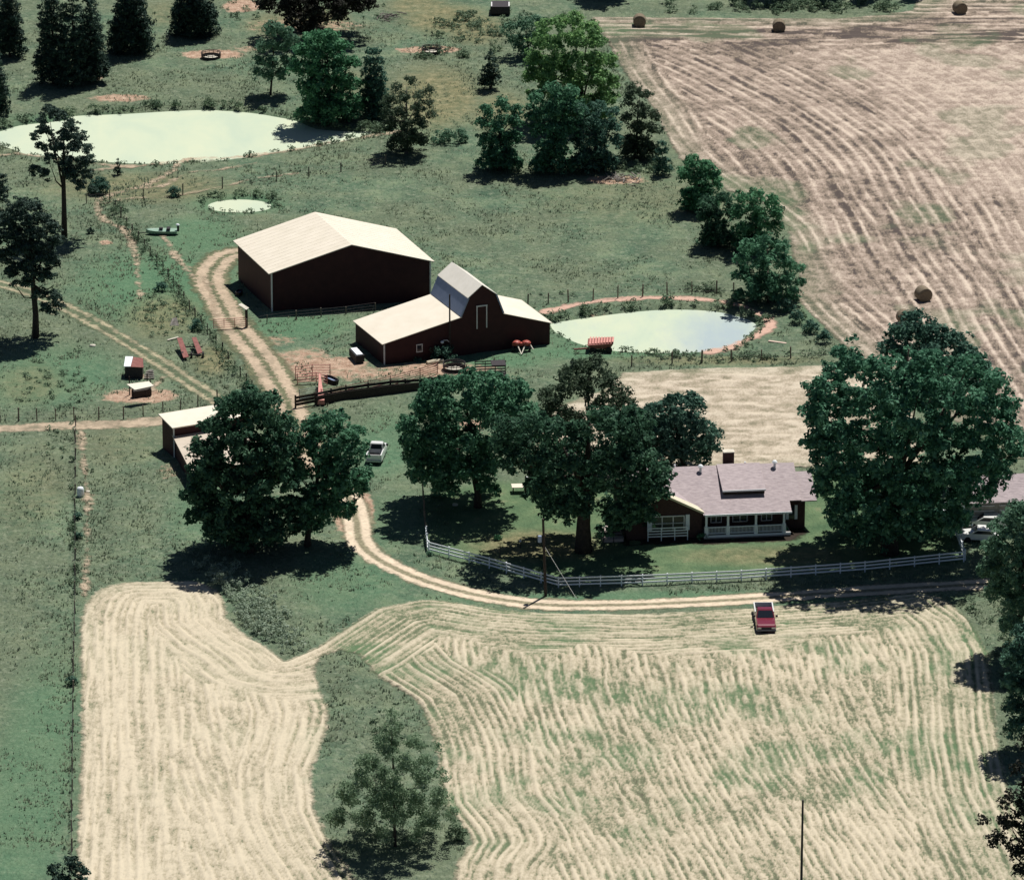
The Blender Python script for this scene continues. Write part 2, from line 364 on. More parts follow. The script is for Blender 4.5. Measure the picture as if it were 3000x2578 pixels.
POND1 = smooth(DP([(-60, 268), (0, 262), (40, 250), (130, 240), (150, 231), (250, 227), (400, 219), (500, 224), (560, 233), (602, 242), (640, 257), (700, 262), (752, 263), (740, 270), (680, 285), (600, 298),
            (540, 307), (470, 319), (380, 326), (290, 328), (200, 323), (130, 316), (60, 310), (0, 290), (-60, 284), (-60, 268)]), 3)[:-1]
POND2 = DP([(485+65*math.cos(a), 413+13.5*math.sin(a)) for a in np.linspace(0, 2*math.pi, 24, endpoint=False)])
POND3 = smooth(DP([(1112, 650), (1170, 641), (1260, 629), (1350, 622), (1440, 625), (1500, 638), (1530, 652), (1520, 668), (1500, 684), (1480, 700), (1400, 709), (1300, 709), (1230, 704), (1170, 690), (1125, 668), (1112, 650)]), 3)[:-1]
DRIVE = smooth(DP([(618, 915), (650, 945), (690, 985), (712, 1020), (722, 1060), (728, 1095), (755, 1125), (810, 1155), (880, 1182), (960, 1203), (1040, 1217), (1130, 1225), (1300, 1223), (1500, 1213), (1700, 1199), (1900, 1187), (2072, 1178), (2300, 1165), (2800, 1120)]))
LANE = smooth(DP([(655, 950), (620, 905), (592, 840), (575, 800), (535, 735), (500, 690), (470, 655), (450, 618), (425, 575), (430, 545), (455, 520), (485, 512)]))
TRACK = smooth(DP([(-60, 560), (0, 575), (60, 592), (130, 622), (200, 658), (270, 700), (330, 738), (385, 775), (440, 810), (480, 840)]))
ROAD = smooth(DP([(-60, 870), (0, 868), (100, 863), (220, 859), (330, 852), (430, 838)]))
TRAILS = [[(195, 412), (235, 392), (300, 372), (345, 350), (378, 324), (470, 320), (560, 309), (640, 295), (752, 276), (830, 262)],
          [(205, 402), (262, 383), (330, 376), (380, 350), (430, 346), (520, 330)], [(-10, 318), (40, 312), (110, 322), (170, 328), (260, 338), (330, 330), (380, 324)],
          [(190, 345), (260, 338), (340, 333)], [(210, 412), (270, 402), (340, 400), (450, 378), (520, 362), (600, 352)],
          [(200, 405), (198, 425), (212, 448), (246, 462), (266, 490), (277, 530), (280, 575), (284, 605)],
          [(322, 470), (345, 498), (357, 520), (390, 560)], [(330, 765), (305, 790)], [(415, 560), (440, 640)],
          [(165, 870), (170, 940), (178, 1010), (176, 1060), (175, 1150), (172, 1220)]]
RING = smooth(DP([(1105, 632), (1180, 614), (1250, 607), (1320, 603), (1420, 606), (1490, 617), (1535, 634), (1562, 655), (1535, 678), (1500, 694), (1470, 706), (1430, 714)]))
WATER = [POND1, POND2, POND3]
# ------------------------------------------------------------------ ground
xs = np.concatenate([-np.geomspace(3000, 86, 16), np.arange(-85, 85.1, .42), np.geomspace(86, 3000, 16)])
ys = np.concatenate([-np.geomspace(1500, 122, 14), np.arange(-120, 190, .62), np.geomspace(191, 4000, 16)])
X, Y = np.meshgrid(xs, ys); X = X.ravel(); Y = Y.ravel()
near = (np.abs(X) < 86) & (Y > -121) & (Y < 191)
def onear(f):
    r = np.full(X.shape, -999.0); r[near] = f(X[near], Y[near]); return r
sdF = onear(lambda x, y: np.minimum(sdpoly(x, y, FIELD), -sdpoly(x, y, TONGUE)))
sdF2 = onear(lambda x, y: sdpoly(x, y, FIELD2)); sdPl = onear(lambda x, y: sdpoly(x, y, PLOT))
sdW = onear(lambda x, y: np.max([sdpoly(x, y, p) for p in WATER], axis=0))
sdR = onear(lambda x, y: np.max([-dline(x, y, q)[0]+hw for q, hw in ((DRIVE, 2.0), (LANE, 2.8), (TRACK, 1.6), (ROAD, 1.4), (RING, 1.0))]+[-dline(x, y, smooth(DP(t)))[0]+.6 for t in TRAILS], axis=0))
cover = np.maximum.reduce([sdF, sdF2, sdPl, sdR, sdW])
rough = 1-ss(-2.5, -1.2, cover)
nz = fbm(X, Y, 2.6, 3, 3)
dirt = np.zeros(X.shape); dry = np.zeros(X.shape); lush = np.zeros(X.shape); lawn = np.zeros(X.shape)
def ell(arr, cx, cy, rx, ry, v=1.0, soft=.5):
    c = D(cx, cy); k = mpp(cy); ax = rx*k; ay = ry*k/math.sin(math.atan((cy*K-1289)/FPX)+PITCH)
    d = np.sqrt(((X-c[0])/ax)**2+((Y-c[1])/ay)**2); np.maximum(arr, v*(1-ss(1-soft, 1+soft, d)), out=arr)
def pol(arr, pts, v=1.0, soft=2.0):
    q = DP(pts); m = near & (X > q[:, 0].min()-6) & (X < q[:, 0].max()+6) & (Y > q[:, 1].min()-6) & (Y < q[:, 1].max()+6)
    s = sdpoly(X[m], Y[m], q); arr[m] = np.maximum(arr[m], v*ss(-soft, soft, s))
for a in [(285, 802, 74, 15), (430, 112, 62, 9), (868, 103, 62, 7, 1.1), (1245, 366, 58, 8, 1.1), (885, 748, 120, 12, .8), (690, 738, 60, 16, .8), (215, 492, 14, 6, .8), (490, 14, 38, 12, 1.1),
          (240, 200, 60, 8, .8), (620, 55, 130, 18, .5), (190, 158, 25, 8, .6), (280, 762, 28, 6, .6), (630, 745, 50, 20, .9), (560, 690, 40, 12, .5), (340, 955, 22, 20, .45),
          (1215, 635, 40, 4, .4), (1140, 668, 12, 6, .5), (180, 1010, 22, 26, .35), (270, 855, 60, 8, .5), (500, 100, 40, 6, .5), (130, 630, 50, 12, .3), (955, 862, 26, 12, 1.0), (715, 1035, 38, 42, 1.3), (655, 940, 30, 20, .9)]:
    ell(dirt, *a)
pol(dirt, [(520, 715), (640, 700), (715, 735), (770, 745), (860, 745), (990, 742), (1010, 760), (760, 772), (600, 775), (560, 760)], .62)
for a in [(880, 200, 90, 60, .9), (1010, 230, 60, 40, .7), (1090, 1105, 120, 28, 1.2), (1110, 1112, 60, 16, 1.2), (900, 40, 80, 30, .9), (720, 170, 60, 25, .4), (560, 50, 60, 20, .6), (340, 30, 50, 25, .5), (280, 380, 190, 28, .65),
          (330, 640, 70, 40, .7), (430, 730, 40, 30, .8), (60, 780, 60, 40, .45), (250, 900, 80, 40, .25), (960, 60, 60, 30, .8), (1300, 400, 200, 60, .25), (60, 1000, 70, 80, .3), (1450, 730, 200, 10, .6), (1560, 1125, 170, 18, .7),
          (250, 290, 200, 12, .4), (640, 40, 60, 20, .8), (850, 15, 60, 20, .8)]:
    ell(dry, *a)
for a in [(1250, 715, 160, 14), (330, 580, 170, 75, 1.0), (400, 480, 90, 40, .9), (600, 660, 110, 26, 1.0), (960, 660, 60, 20, .8), (100, 760, 140, 60, .7), (780, 900, 60, 70, .7), (1000, 730, 120, 16, 1.0), (1200, 715, 200, 14, 1.0), (700, 1180, 110, 60, .6), (1400, 1210, 500, 14, .9), (400, 1030, 60, 60, .5), (850, 230, 60, 60, .2), (800, 1050, 60, 60, .5), (1650, 640, 60, 30, .5), (480, 412, 90, 22, 1.), (300, 240, 300, 10, .8), (60, 1600, 90, 280, .75), (1100, 700, 100, 30, .7)]:
    ell(lush, *a)
pol(lawn, [(862, 1000), (868, 1118), (1130, 1188), (1950, 1138), (1905, 1030), (1700, 960), (1100, 980), (1000, 975)], 1.0, 1.0)
Z = rough*(nz*.30-.08)
Z = np.where(lawn > .3, Z*.25, Z)
bank = ss(-1.0, 1.6, sdW); Z = Z*(1-bank)-bank*.9
vx = len(xs); ii = np.arange((len(ys)-1)*(vx-1)); r_, c_ = ii//(vx-1), ii % (vx-1); a0 = r_*vx+c_
F = np.stack([a0, a0+1, a0+vx+1, a0+vx], 1)
o = npmesh('ground', np.stack([X, Y, Z], 1), F, mG, None, True, dict(dirt=dirt, dry=dry, lush=lush, lawn=lawn)); tag(o, kind='structure')

def sheet(name, z, res, margin, m, bbox, fn, kind='structure'):
    """fn(x, y) -> sd, dict(attrs), height"""
    gx = np.arange(bbox[0], bbox[1]+res[0], res[0]); gy = np.arange(bbox[2], bbox[3]+res[1], res[1])
    x, y = np.meshgrid(gx, gy); nx = len(gx); ny = len(gy); x = x.ravel(); y = y.ravel()
    sd, at, h = fn(x, y); i = np.arange((ny-1)*(nx-1)); a = (i//(nx-1))*nx+i % (nx-1)
    f = np.stack([a, a+1, a+nx+1, a+nx], 1); keep = (sd[f] > -margin).any(1); f = f[keep]
    used = np.unique(f); mp_ = np.full(len(x), -1, np.int64); mp_[used] = np.arange(len(used))
    at = {k: v[used] for k, v in at.items()}; at['sd'] = sd[used]
    o = npmesh(name, np.stack([x, y, z+h], 1)[used], mp_[f], m, None, True, at); tag(o, kind=kind); return o
def bb(q, mg=2): q = np.asarray(q); return (q[:, 0].min()-mg, q[:, 0].max()+mg, q[:, 1].min()-mg, q[:, 1].max()+mg)

def rows(u, v, period, seed, wob=.9, brk=.35):
    uu = u+(fbm(u, v, 7, seed, 2)-.5)*wob*2.2+(fbm(u, v, 1.7, seed+5, 2)-.5)*wob*.8
    s = .5+.5*np.cos(2*math.pi*uu/period)
    return s
def streak(u, v, a, b_, seed):
    return ss(.36, .64, fbm(u/a, v/b_, 1.0, seed, 4))
def f_front(x, y):
    so_ = sdpoly(x, y, FIELD); st = -sdpoly(x, y, TONGUE); sd = np.minimum(so_, st)
    jit = (fbm(x, y, 9, 21, 3)-.5)*9
    side = x+.115*(y+40)+1.3*np.sin(y/16)
    k1 = st+jit*.6 < 8.5; usel = np.where(k1, st, side); vsel = np.where(k1, y*.5+x, y)
    ob = so_+jit*.7; k2 = ob < 10; usel = np.where(k2, so_, usel); vsel = np.where(k2, x*.8-y*.4, vsel)
    patch = ss(.35, .6, fbm(x, y, 6, 35, 3))
    r = rows(usel, vsel, .80, 31, .36)**1.3; S1 = streak(usel, vsel, .30, 3.2, 37); S2 = streak(x+y, x-y, .5, .9, 39)
    n1 = fbm(x, y, .8, 51, 3); n2 = fbm(x, y, 5.5, 61, 3); n3 = fbm(x*.5, y, 18, 71, 3)
    left = ss(-16, -22, x)
    h = .34*r*(.35+.65*patch)*(1-.7*left)+.26*S1+.14*S2+.22*n1+.14*(n2-.5)+.06+.20*left
    g = ss(.53, .68, n2*.6+n3*.5-.03)*(.9-S1*.6)
    topband = ss(12, 5, so_)*ss(-20, -12, x)
    g = np.clip(g*(1-left*.75)+.30*topband*(1-r*.7), 0, 1)
    fade = ss(-.6, 1.0, sd)
    return sd, dict(h=h-.04*topband, grn=g), fade*(.10*h+.09*r+.09*S1)
sheet('front_hay_field', .02, (.17, .30), 1.0, mHay, (-52, 60, -118, -2), f_front)
L2 = smooth(DP([(1140, -60), (1195, 40), (1228, 88), (1262, 150), (1322, 222), (1352, 285), (1400, 335), (1500, 400), (1592, 470), (1650, 570), (1740, 660), (1850, 760), (2100, 960)]))
GUIDE = smooth(DP([(800, -10), (1000, 20), (1200, 48), (1381, 85), (1560, 160), (1700, 240), (1800, 330), (1880, 450), (1960, 580), (2080, 780), (2200, 980)]), 12)
def f_far(x, y):
    sd = sdpoly(x, y, FIELD2); q0, gs = dline(x, y, GUIDE); q = gs+70; edg = dline(x, y, L2)[0]
    q = np.where(edg < 5+(fbm(x, y, 8, 77, 2)-.5)*4, edg, q)
    y0 = D(1600, 88)[1]; top = y > y0+(fbm(x, y, 14, 3, 2)-.5)*5
    u = np.where(top, y*.8+.02*x, q); v = np.where(top, x, y)
    patch = ss(.38, .6, fbm(x, y, 10, 93, 3)); wv = u+(fbm(x, y, 20, 94, 2)-.5)*5
    wv = u+(fbm(x, y, 22, 94, 2)-.5)*1.6
    r = rows(wv, v, 1.55, 91, .22)**3.0*(.45+.75*ss(.3, .55, fbm(u/.8, v/9, 1.0, 96, 3))); S1 = streak(u, v, .45, 9.0, 97); S2 = streak(x*.7, y, .8, .8, 98)
    n1 = fbm(x, y*.6, 1.0, 101, 4); n2 = fbm(x, y, 12, 111, 3); farR = ss(2, 16, gs+(n2-.5)*12)*(~top)
    rd = rows(wv, v, 4.4, 95, .4); clod = ss(.46, .60, fbm(x, y*.7, 1.3, 121, 3))
    ridges = .6*ss(.90, .98, rd)*clod*ss(-26, -14, gs)*(1-farR*.85)
    h = .34*r*(1-.8*farR)*(.45+.55*patch)+.18*S1*(1-.5*farR)+.16*S2+.22*n1+.01+.22*farR+.12*(n2-.5)-.40*ridges
    ytop = D(1600, 75)[1]; band = np.exp(-((y-ytop)/7)**2)*ss(.42, .6, fbm(x*.3, y, 1.6, 131, 3)); h = h-.34*band
    g = ss(.56, .68, fbm(x, y, 10, 141, 3))*.4+.45*ss(y0+14, y0+26, y)*.7
    fade = ss(-.6, 1.0, sd)
    return sd, dict(h=h, grn=np.clip(g+ss(6, 1, sd)*.3, 0, 1)), fade*(.08*r+.16*ridges+.07*S2+.12*band)
sheet('far_hay_field', .02, (.21, .42), 1.0, mHay2, (-20, 100, -6, 188), f_far)
def f_plot(x, y):
    sd = sdpoly(x, y, PLOT); n1 = fbm(x*.5, y, 1.1, 151, 4); r = rows(y+x*.05, x, 2.4, 161, .9)
    return sd, dict(h=.34*n1+.06*r+.16*streak(y, x, .6, 2.0, 163)+.22*streak(x*.6, y, .8, .8, 167)+.10, grn=ss(4, 0, sd)*.3+0*x), ss(-.6, 1, sd)*(.12*r+.1*n1)
sheet('mown_hay_plot', .02, (.22, .4), 1.0, mHay3, bb(PLOT, 2), f_plot)
def track(name, line, hw, m, z, label=None):
    def f(x, y):
        d, u = dline(x, y, line); d = d+(fbm(x, y, 4, 9, 3)-.5)*1.2
        return hw-d, dict(u=u), 0*x
    b_ = bb(line, hw+1.5); sheet(name, z, (.22, .42), .9, m, b_, f)
track('driveway', DRIVE, 1.75, mDrive, .030); track('barn_lane', LANE, 2.5, mLane, .036)
track('pasture_track', TRACK, 1.5, mTrack, .026); track('field_road', ROAD, 1.5, mTrail, .024)
for t, hw in zip(TRAILS, (.55, .4, .45, .35, .3, .5, .4, .5, .45, .35)): track('cattle_trail', smooth(DP(t)), hw, mTrail, .042+.006*TRAILS.index(t))
track('pond_bank_trail', RING, .85, mRed, .028)
def pond(name, poly, m, clear=None):
    def f(x, y):
        sd = sdpoly(x, y, poly); at = {}
        if clear is not None:
            c0 = D(*clear); at['clr'] = 1-ss(1, 9, np.hypot(x-c0[0], (y-c0[1])*.5))
        return sd+(fbm(x, y, 1.2, 5, 2)-.5)*.6, at, 0*x
    sheet(name, -.30, (.6, .8), .9, m, bb(poly, 2), f)
pond('large_pond', POND1, mPond); pond('small_pond', POND2, mPond); pond('barn_pond', POND3, mPond2, (1468, 686))

# ------------------------------------------------------------------ foliage
def leaves(blobs, size, dens, seed, up=.35, flat=1.0, clump=.40):
    """blobs: (x, y, z, rx, ry, rz). Many leaf-sized kites gathered in clumps over each bough."""
    r = np.random.default_rng(seed); Vs = []; Ts = []; lob = []
    for (bx, by, bz, rx, ry, rz) in blobs:
        R_ = (rx+ry+rz)/3
        if R_ < .85: lob.append((bx, by, bz, rx, ry, rz)); continue
        nl = int(r.integers(5, 8)) if R_ < 1.6 else int(r.integers(7, 11)); f = .52 if R_ < 1.6 else .44
        for k in range(nl):
            d = r.normal(size=3); d[2] += .25; d /= np.linalg.norm(d); q = r.uniform(.35, .78); s_ = f*r.uniform(.7, 1.25)
            lob.append((bx+d[0]*q*rx, by+d[1]*q*ry, bz+d[2]*q*rz, rx*s_, ry*s_, rz*s_*.72))
    blobs = lob
    for (bx, by, bz, rx, ry, rz) in blobs:
        area = 4*math.pi*((rx*ry)**1.6/3+(rx*rz)**1.6/3+(ry*rz)**1.6/3)**(1/1.6)
        n = max(12, int(dens*1.9*area/size**2)); cr = clump*(rx+ry+rz)/3+.12; nc = max(5, int(n/26))
        d = r.normal(size=(nc, 3)); d[:, 2] += up+.25; d /= np.linalg.norm(d, axis=1)[:, None]
        q = r.uniform(.45, 1.0, nc)**.6; cc = d*q[:, None]*np.array([rx, ry, rz]); ct = r.random(nc)
        k = r.integers(0, nc, n); off = r.normal(size=(n, 3)); off /= np.linalg.norm(off, axis=1)[:, None]
        off *= (r.random(n)**.5)[:, None]*cr*np.array([1, 1, .75*flat])
        c = cc[k]+off; pts = c+np.array([bx, by, bz])
        nrm = off/cr*.8+c/np.array([rx, ry, rz])*.4+r.normal(size=(n, 3))*.55+np.array([0, 0, .45]); nrm /= np.linalg.norm(nrm, axis=1)[:, None]
        t = np.cross(nrm, r.normal(size=(n, 3))); t /= np.linalg.norm(t, axis=1)[:, None]+1e-9; b_ = np.cross(nrm, t)
        s = size*r.uniform(.55, 1.25, n)[:, None]
        V = np.stack([pts-t*s*.62, pts+b_*s*.36+nrm*s*.1, pts+t*s*.62, pts-b_*s*.36+nrm*s*.1], 1)
        Vs.append(V.reshape(-1, 3)); Ts.append(np.repeat(.30*r.random()+.35*ct[k]+.35*r.random(n), 4))
    V = np.concatenate(Vs); T_ = np.concatenate(Ts); V[:, 2] = np.maximum(V[:, 2], .05)
    return V, np.arange(len(V)).reshape(-1, 4), T_
GT = 0
def tree(name, label, base, blobs, kind, trunk=.25, leaf=.34, dens=.55, depth=.8, layers=3, bark=None, group=None, cat='tree', up=.35, limbs=True, lean=0, flat=1., clump=.40, rz=.95, fork=.25, skirt=0):
    global GT; GT += 1
    B = D(*base); k = mpp(base[1]); th = PITCH+math.atan((base[1]*K-1289)/FPX); st, ct = math.sin(th), math.cos(th)
    root = thing(name, label, cat, B, group); cx = sum(b_[0]*b_[2]**2 for b_ in blobs)/sum(b_[2]**2 for b_ in blobs)
    W = max(abs(b_[0]-cx)+b_[2]*.6 for b_ in blobs)*k; out = []; rr = random.Random(GT)
    if skirt:
        w2 = W/k*.7; blobs = list(blobs)+[(cx-w2, base[1]-skirt*.75, skirt*.8), (cx-w2*.4, base[1]-skirt*.6, skirt*.8), (cx+w2*.35, base[1]-skirt*.6, skirt*.8), (cx+w2, base[1]-skirt*.8, skirt*.85), (cx+w2*.2, base[1]-skirt*1.5, skirt), (cx-w2*.5, base[1]-skirt*1.5, skirt)]
    for (dx, dy, r) in blobs:
        ox = (dx-cx)*k; dm = math.sqrt(max(0, W*W-ox*ox))*min(.95, depth*1.4)*.75; R = r*k*1.13
        offs = [0] if layers == 1 or dm < R*.35 else ([-dm*.75, 0, dm*.75] if layers == 3 else [-dm*.5, dm*.5])
        for dl in offs:
            dl += rr.uniform(-.2, .2)*R; z = ((base[1]-dy)*k-dl*st)/ct
            s_ = 1 if abs(dl) < dm*.4 else .92
            out.append((B[0]+(dx-base[0])*k, B[1]+dl, max(z, R*.35), R*s_, R*s_, R*s_*rz))
    V, F_, T_ = leaves(out, leaf, dens, GT*17+3, up, flat, clump)
    npmesh('crown' if cat == 'tree' else 'foliage', V, F_, LEAF[kind], root, False, dict(tint=T_))
    if trunk:
        zt = max(o_[2] for o_ in out); m = MB(); cxw = B[0]+(cx-base[0])*k; h = zt*.88
        f = h*fork; pts = [(B[0], B[1], -.2), (B[0]+rr.uniform(-.1, .1), B[1], f*.5), (B[0]+(cxw-B[0])*.25+lean*.3, B[1]+.1, f), (B[0]+(cxw-B[0])*.6+lean, B[1]+.2, h*.7), (cxw+lean, B[1], h)]
        m.tube(pts, [trunk*1.35, trunk, trunk*.85, trunk*.45, trunk*.1], 9)
        if limbs:
            for q in rr.sample(out, min(len(out), 9)):
                z0 = rr.uniform(f*.8, h*.65); t_ = min(1, max(0, (z0-f)/(h*.7-f+1e-6))); s0 = (pts[2][0]+(pts[3][0]-pts[2][0])*t_, B[1]+.1, z0)
                if q[2] < z0: q = (q[0], q[1], z0+.4)+tuple(q[3:])
                mid = ((s0[0]+q[0])/2, (s0[1]+q[1])/2, (s0[2]+q[2])/2-.05*h+rr.uniform(-.2, .3))
                m.tube([s0, mid, q[:3]], [trunk*.42, trunk*.26, trunk*.06], 6)
        m.build('trunk' if cat == 'tree' else 'stem', bark or mBark, root, True)
    return root
def cone(cx, top, bot, hw, n=6, jit=.15, p=.75):
    out = []; rr = random.Random(int(cx*7+top))
    for i in range(n):
        t = (i+.6)/n; y = top+(bot-top)*t; w_ = hw*1.2*(t**p); r = max(hw*.28, w_*.55)
        r = min(r, (bot-top)/n*1.1+hw*.25)
        if w_ < r*1.25: out.append((cx+rr.uniform(-jit, jit)*hw, y, max(w_, r*.7)))
        else: out += [(cx-w_+r*.8, y+rr.uniform(-3, 3), r), (cx+w_-r*.8, y+rr.uniform(-3, 3), r), (cx, y, r)]
    return out
# --- yard trees
tree('walnut_tree', 'huge dark walnut tree hiding the front of the red open shed', (505, 1118),
     [(500, 808, 30), (545, 820, 30), (470, 830, 35), (520, 850, 45), (570, 860, 35), (440, 870, 32), (490, 905, 52), (560, 915, 48), (425, 925, 38), (450, 980, 50), (520, 980, 56), (585, 965, 40), (420, 1020, 34), (470, 1050, 46), (535, 1050, 50), (590, 1030, 34), (430, 1070, 26), (500, 1090, 34), (400, 1045, 22), (550, 1080, 34), (600, 1065, 26), (412, 955, 30), (400, 1000, 28), (408, 905, 22), (455, 1085, 28), (425, 870, 20)],
     'dark', .42, .40, .66, .72)
tree('walnut_tree', 'dark green tree with drooping right side, right beside the huge walnut', (622, 1106),
     [(640, 868, 30), (680, 858, 30), (712, 885, 28), (650, 905, 40), (700, 925, 42), (665, 960, 42), (718, 965, 30), (690, 1000, 42), (728, 990, 20), (640, 1010, 36), (610, 1035, 32), (660, 1040, 30), (605, 960, 34), (600, 905, 28), (740, 960, 16), (700, 1035, 22), (635, 1065, 22)],
     'mid', .32, .36, .6, .6)
tree('maple_tree', 'round leafy green tree standing inside the left end of the white fenced yard', (967, 1026),
     [(1062, 800, 22), (1068, 835, 22), (1050, 865, 24), (1020, 890, 26), (845, 910, 26), (828, 860, 22), (872, 800, 30), (905, 785, 32), (950, 775, 32), (1000, 785, 32), (1040, 795, 30), (860, 835, 32), (900, 840, 42), (960, 830, 46), (1015, 835, 42), (1052, 830, 22), (838, 880, 30), (840, 925, 28), (880, 895, 42), (935, 900, 48), (985, 905, 30), (860, 950, 36), (905, 955, 42), (955, 950, 42), (992, 945, 26), (900, 990, 26), (985, 985, 20), (1002, 995, 12)],
     'mid', .36, .36, .62, .75)
tree('oak_tree', 'biggest yard oak with a thick dark trunk left of the brick house', (1180, 1116),
     [(1018, 868, 28), (1015, 905, 26), (1030, 945, 22), (1040, 880, 30), (1075, 870, 38), (1125, 880, 42), (1170, 890, 40), (1215, 850, 30), (1245, 865, 42), (1290, 880, 40), (1060, 925, 40), (1105, 940, 46), (1150, 950, 40), (1215, 930, 42), (1265, 930, 46), (1310, 940, 34), (1090, 990, 34), (1135, 1000, 40), (1200, 985, 36), (1260, 985, 36), (1310, 985, 28), (1110, 1035, 22), (1150, 1040, 26), (1240, 1030, 32), (1280, 1010, 30), (1255, 1062, 22), (1225, 1075, 16), (1300, 1000, 32), (1330, 975, 24), (1270, 1040, 28), (1290, 1030, 24), (1322, 1000, 30), (1338, 958, 26), (1308, 1048, 24), (1280, 850, 30), (1150, 1015, 30), (1180, 1020, 30)],
     'dark', .72, .36, .62, .80, fork=.42)
tree('tall_elm_tree', 'loose grey green tree rising behind the biggest yard oak', (1192, 925),
     [(1175, 745, 24), (1205, 742, 24), (1150, 765, 24), (1225, 768, 24), (1140, 795, 24), (1185, 785, 28), (1245, 800, 24), (1265, 795, 14), (1110, 810, 24), (1215, 820, 22), (1140, 840, 20), (1245, 840, 26), (1175, 850, 22), (1100, 845, 22), (1125, 825, 24), (1265, 825, 22), (1150, 860, 24), (1230, 865, 26), (1270, 855, 22)],
     'olive', .26, .32, .42, .7)
tree('elm_tree', 'round blue green tree between the mown hay plot and the biggest yard oak', (1385, 962),
     [(1285, 850, 30), (1260, 880, 30), (1320, 835, 28), (1365, 820, 28), (1400, 815, 24), (1330, 870, 38), (1380, 865, 40), (1415, 865, 24), (1438, 880, 22), (1300, 905, 34), (1350, 915, 38), (1400, 910, 34), (1435, 905, 20), (1425, 928, 14)],
     'teal', .28, .36, .62, .7)
tree('giant_oak_tree', 'giant spreading oak shading the lawn right of the brick house', (1800, 1120),
     [(1655, 800, 34), (1690, 760, 34), (1640, 840, 26), (1720, 740, 30), (1765, 760, 36), (1820, 750, 38), (1880, 745, 38), (1940, 750, 38), (1990, 780, 36), (1660, 860, 36), (1710, 820, 46), (1770, 820, 50), (1840, 810, 52), (1910, 815, 52), (1970, 830, 46), (2020, 830, 36), (1640, 900, 26), (1680, 905, 46), (1740, 890, 52), (1810, 885, 54), (1890, 890, 54), (1960, 895, 50), (2020, 890, 42), (1665, 950, 34), (1720, 960, 52), (1790, 960, 56), (1870, 965, 56), (1940, 965, 48), (2005, 950, 42), (2045, 920, 24), (1740, 1020, 48), (1810, 1025, 56), (1880, 1025, 50), (1945, 1010, 38), (1990, 995, 26), (1710, 1000, 30), (1690, 720, 18), (1713, 694, 8), (1760, 1065, 36), (1850, 1072, 38), (1690, 1035, 28), (1705, 1065, 26), (1800, 1075, 38), (1900, 1065, 36), (1935, 1050, 28), (1660, 990, 22), (1740, 1090, 22)],
     'big', .75, .42, .66, .78, fork=.3)
tree('hackberry_tree', 'dense tree whose crown rises behind the giant oak at the hayfield edge', (1890, 960),
     [(1840, 655, 24), (1810, 680, 26), (1860, 675, 30), (1895, 690, 28), (1930, 700, 28), (1960, 725, 26), (1820, 715, 30), (1870, 720, 36), (1920, 740, 36), (1850, 765, 40), (1900, 790, 40), (1960, 770, 30), (1985, 745, 18), (1790, 705, 16)],
     'teal', .4, .38, .58, .7)
tree('maple_tree', 'leafy pale green tree at the right edge hiding the parked cars', (2062, 1330),
     [(2050, 1045, 28), (2085, 1035, 30), (2020, 1075, 28), (2065, 1085, 36), (2000, 1110, 22), (2030, 1125, 34), (2080, 1130, 36), (1990, 1150, 24), (2030, 1175, 34), (2075, 1185, 36), (2050, 1225, 34), (2090, 1235, 30), (2010, 1200, 22), (2120, 1090, 36), (2125, 1160, 36), (2045, 1265, 28), (2080, 1280, 30)],
     'pale', .3, .28, .62, .7)
tree('maple_tree', 'dark blue green tree at the right edge beside the front hayfield', (2085, 1520),
     [(2060, 1290, 28), (2100, 1280, 30), (2045, 1330, 28), (2085, 1340, 36), (2060, 1385, 32), (2110, 1390, 34), (2055, 1430, 26), (2095, 1450, 34), (2050, 1475, 22), (2130, 1330, 30), (2135, 1430, 32)],
     'teal', .3, .34, .55, .7)
tree('shade_tree', 'near black leafy tree poking in at the lower right edge', (2150, 1905),
     [(2075, 1510, 24), (2100, 1540, 34), (2050, 1560, 14), (2085, 1590, 30), (2040, 1610, 14), (2020, 1632, 12), (2065, 1640, 30), (1985, 1660, 12), (2030, 1665, 20), (2080, 1690, 34), (2010, 1700, 18), (2050, 1720, 22), (2085, 1745, 26), (2060, 1765, 16), (2120, 1620, 44), (2130, 1700, 44), (2130, 1790, 44)],
     'black', .4, .30, .42, .5, up=.1)
tree('sapling', 'sparse young tree with a thin trunk in the grass strip between the hayfields', (800, 1712),
     [(794, 1450, 13), (800, 1478, 21), (776, 1500, 17), (837, 1505, 19), (788, 1520, 23), (751, 1545, 19), (824, 1545, 23), (885, 1515, 10), (733, 1580, 23), (788, 1580, 29), (855, 1580, 25), (895, 1570, 13), (708, 1620, 25), (763, 1625, 31), (830, 1625, 31), (885, 1620, 19), (678, 1655, 23), (733, 1665, 29), (867, 1660, 27), (916, 1650, 15), (800, 1655, 27), (776, 1690, 17), (849, 1690, 17), (740, 1545, 16), (865, 1545, 16), (705, 1600, 18), (890, 1610, 16), (800, 1610, 26)],
     'sap', .13, .20, .50, .75, clump=.55, fork=.3)
tree('bush', 'dark bush cut off by the lower left corner', (138, 1835), [(115, 1765, 16), (145, 1752, 18), (168, 1770, 15), (130, 1790, 24), (160, 1800, 22)], 'cedar', .08, .28, .5, .8, cat='bush')
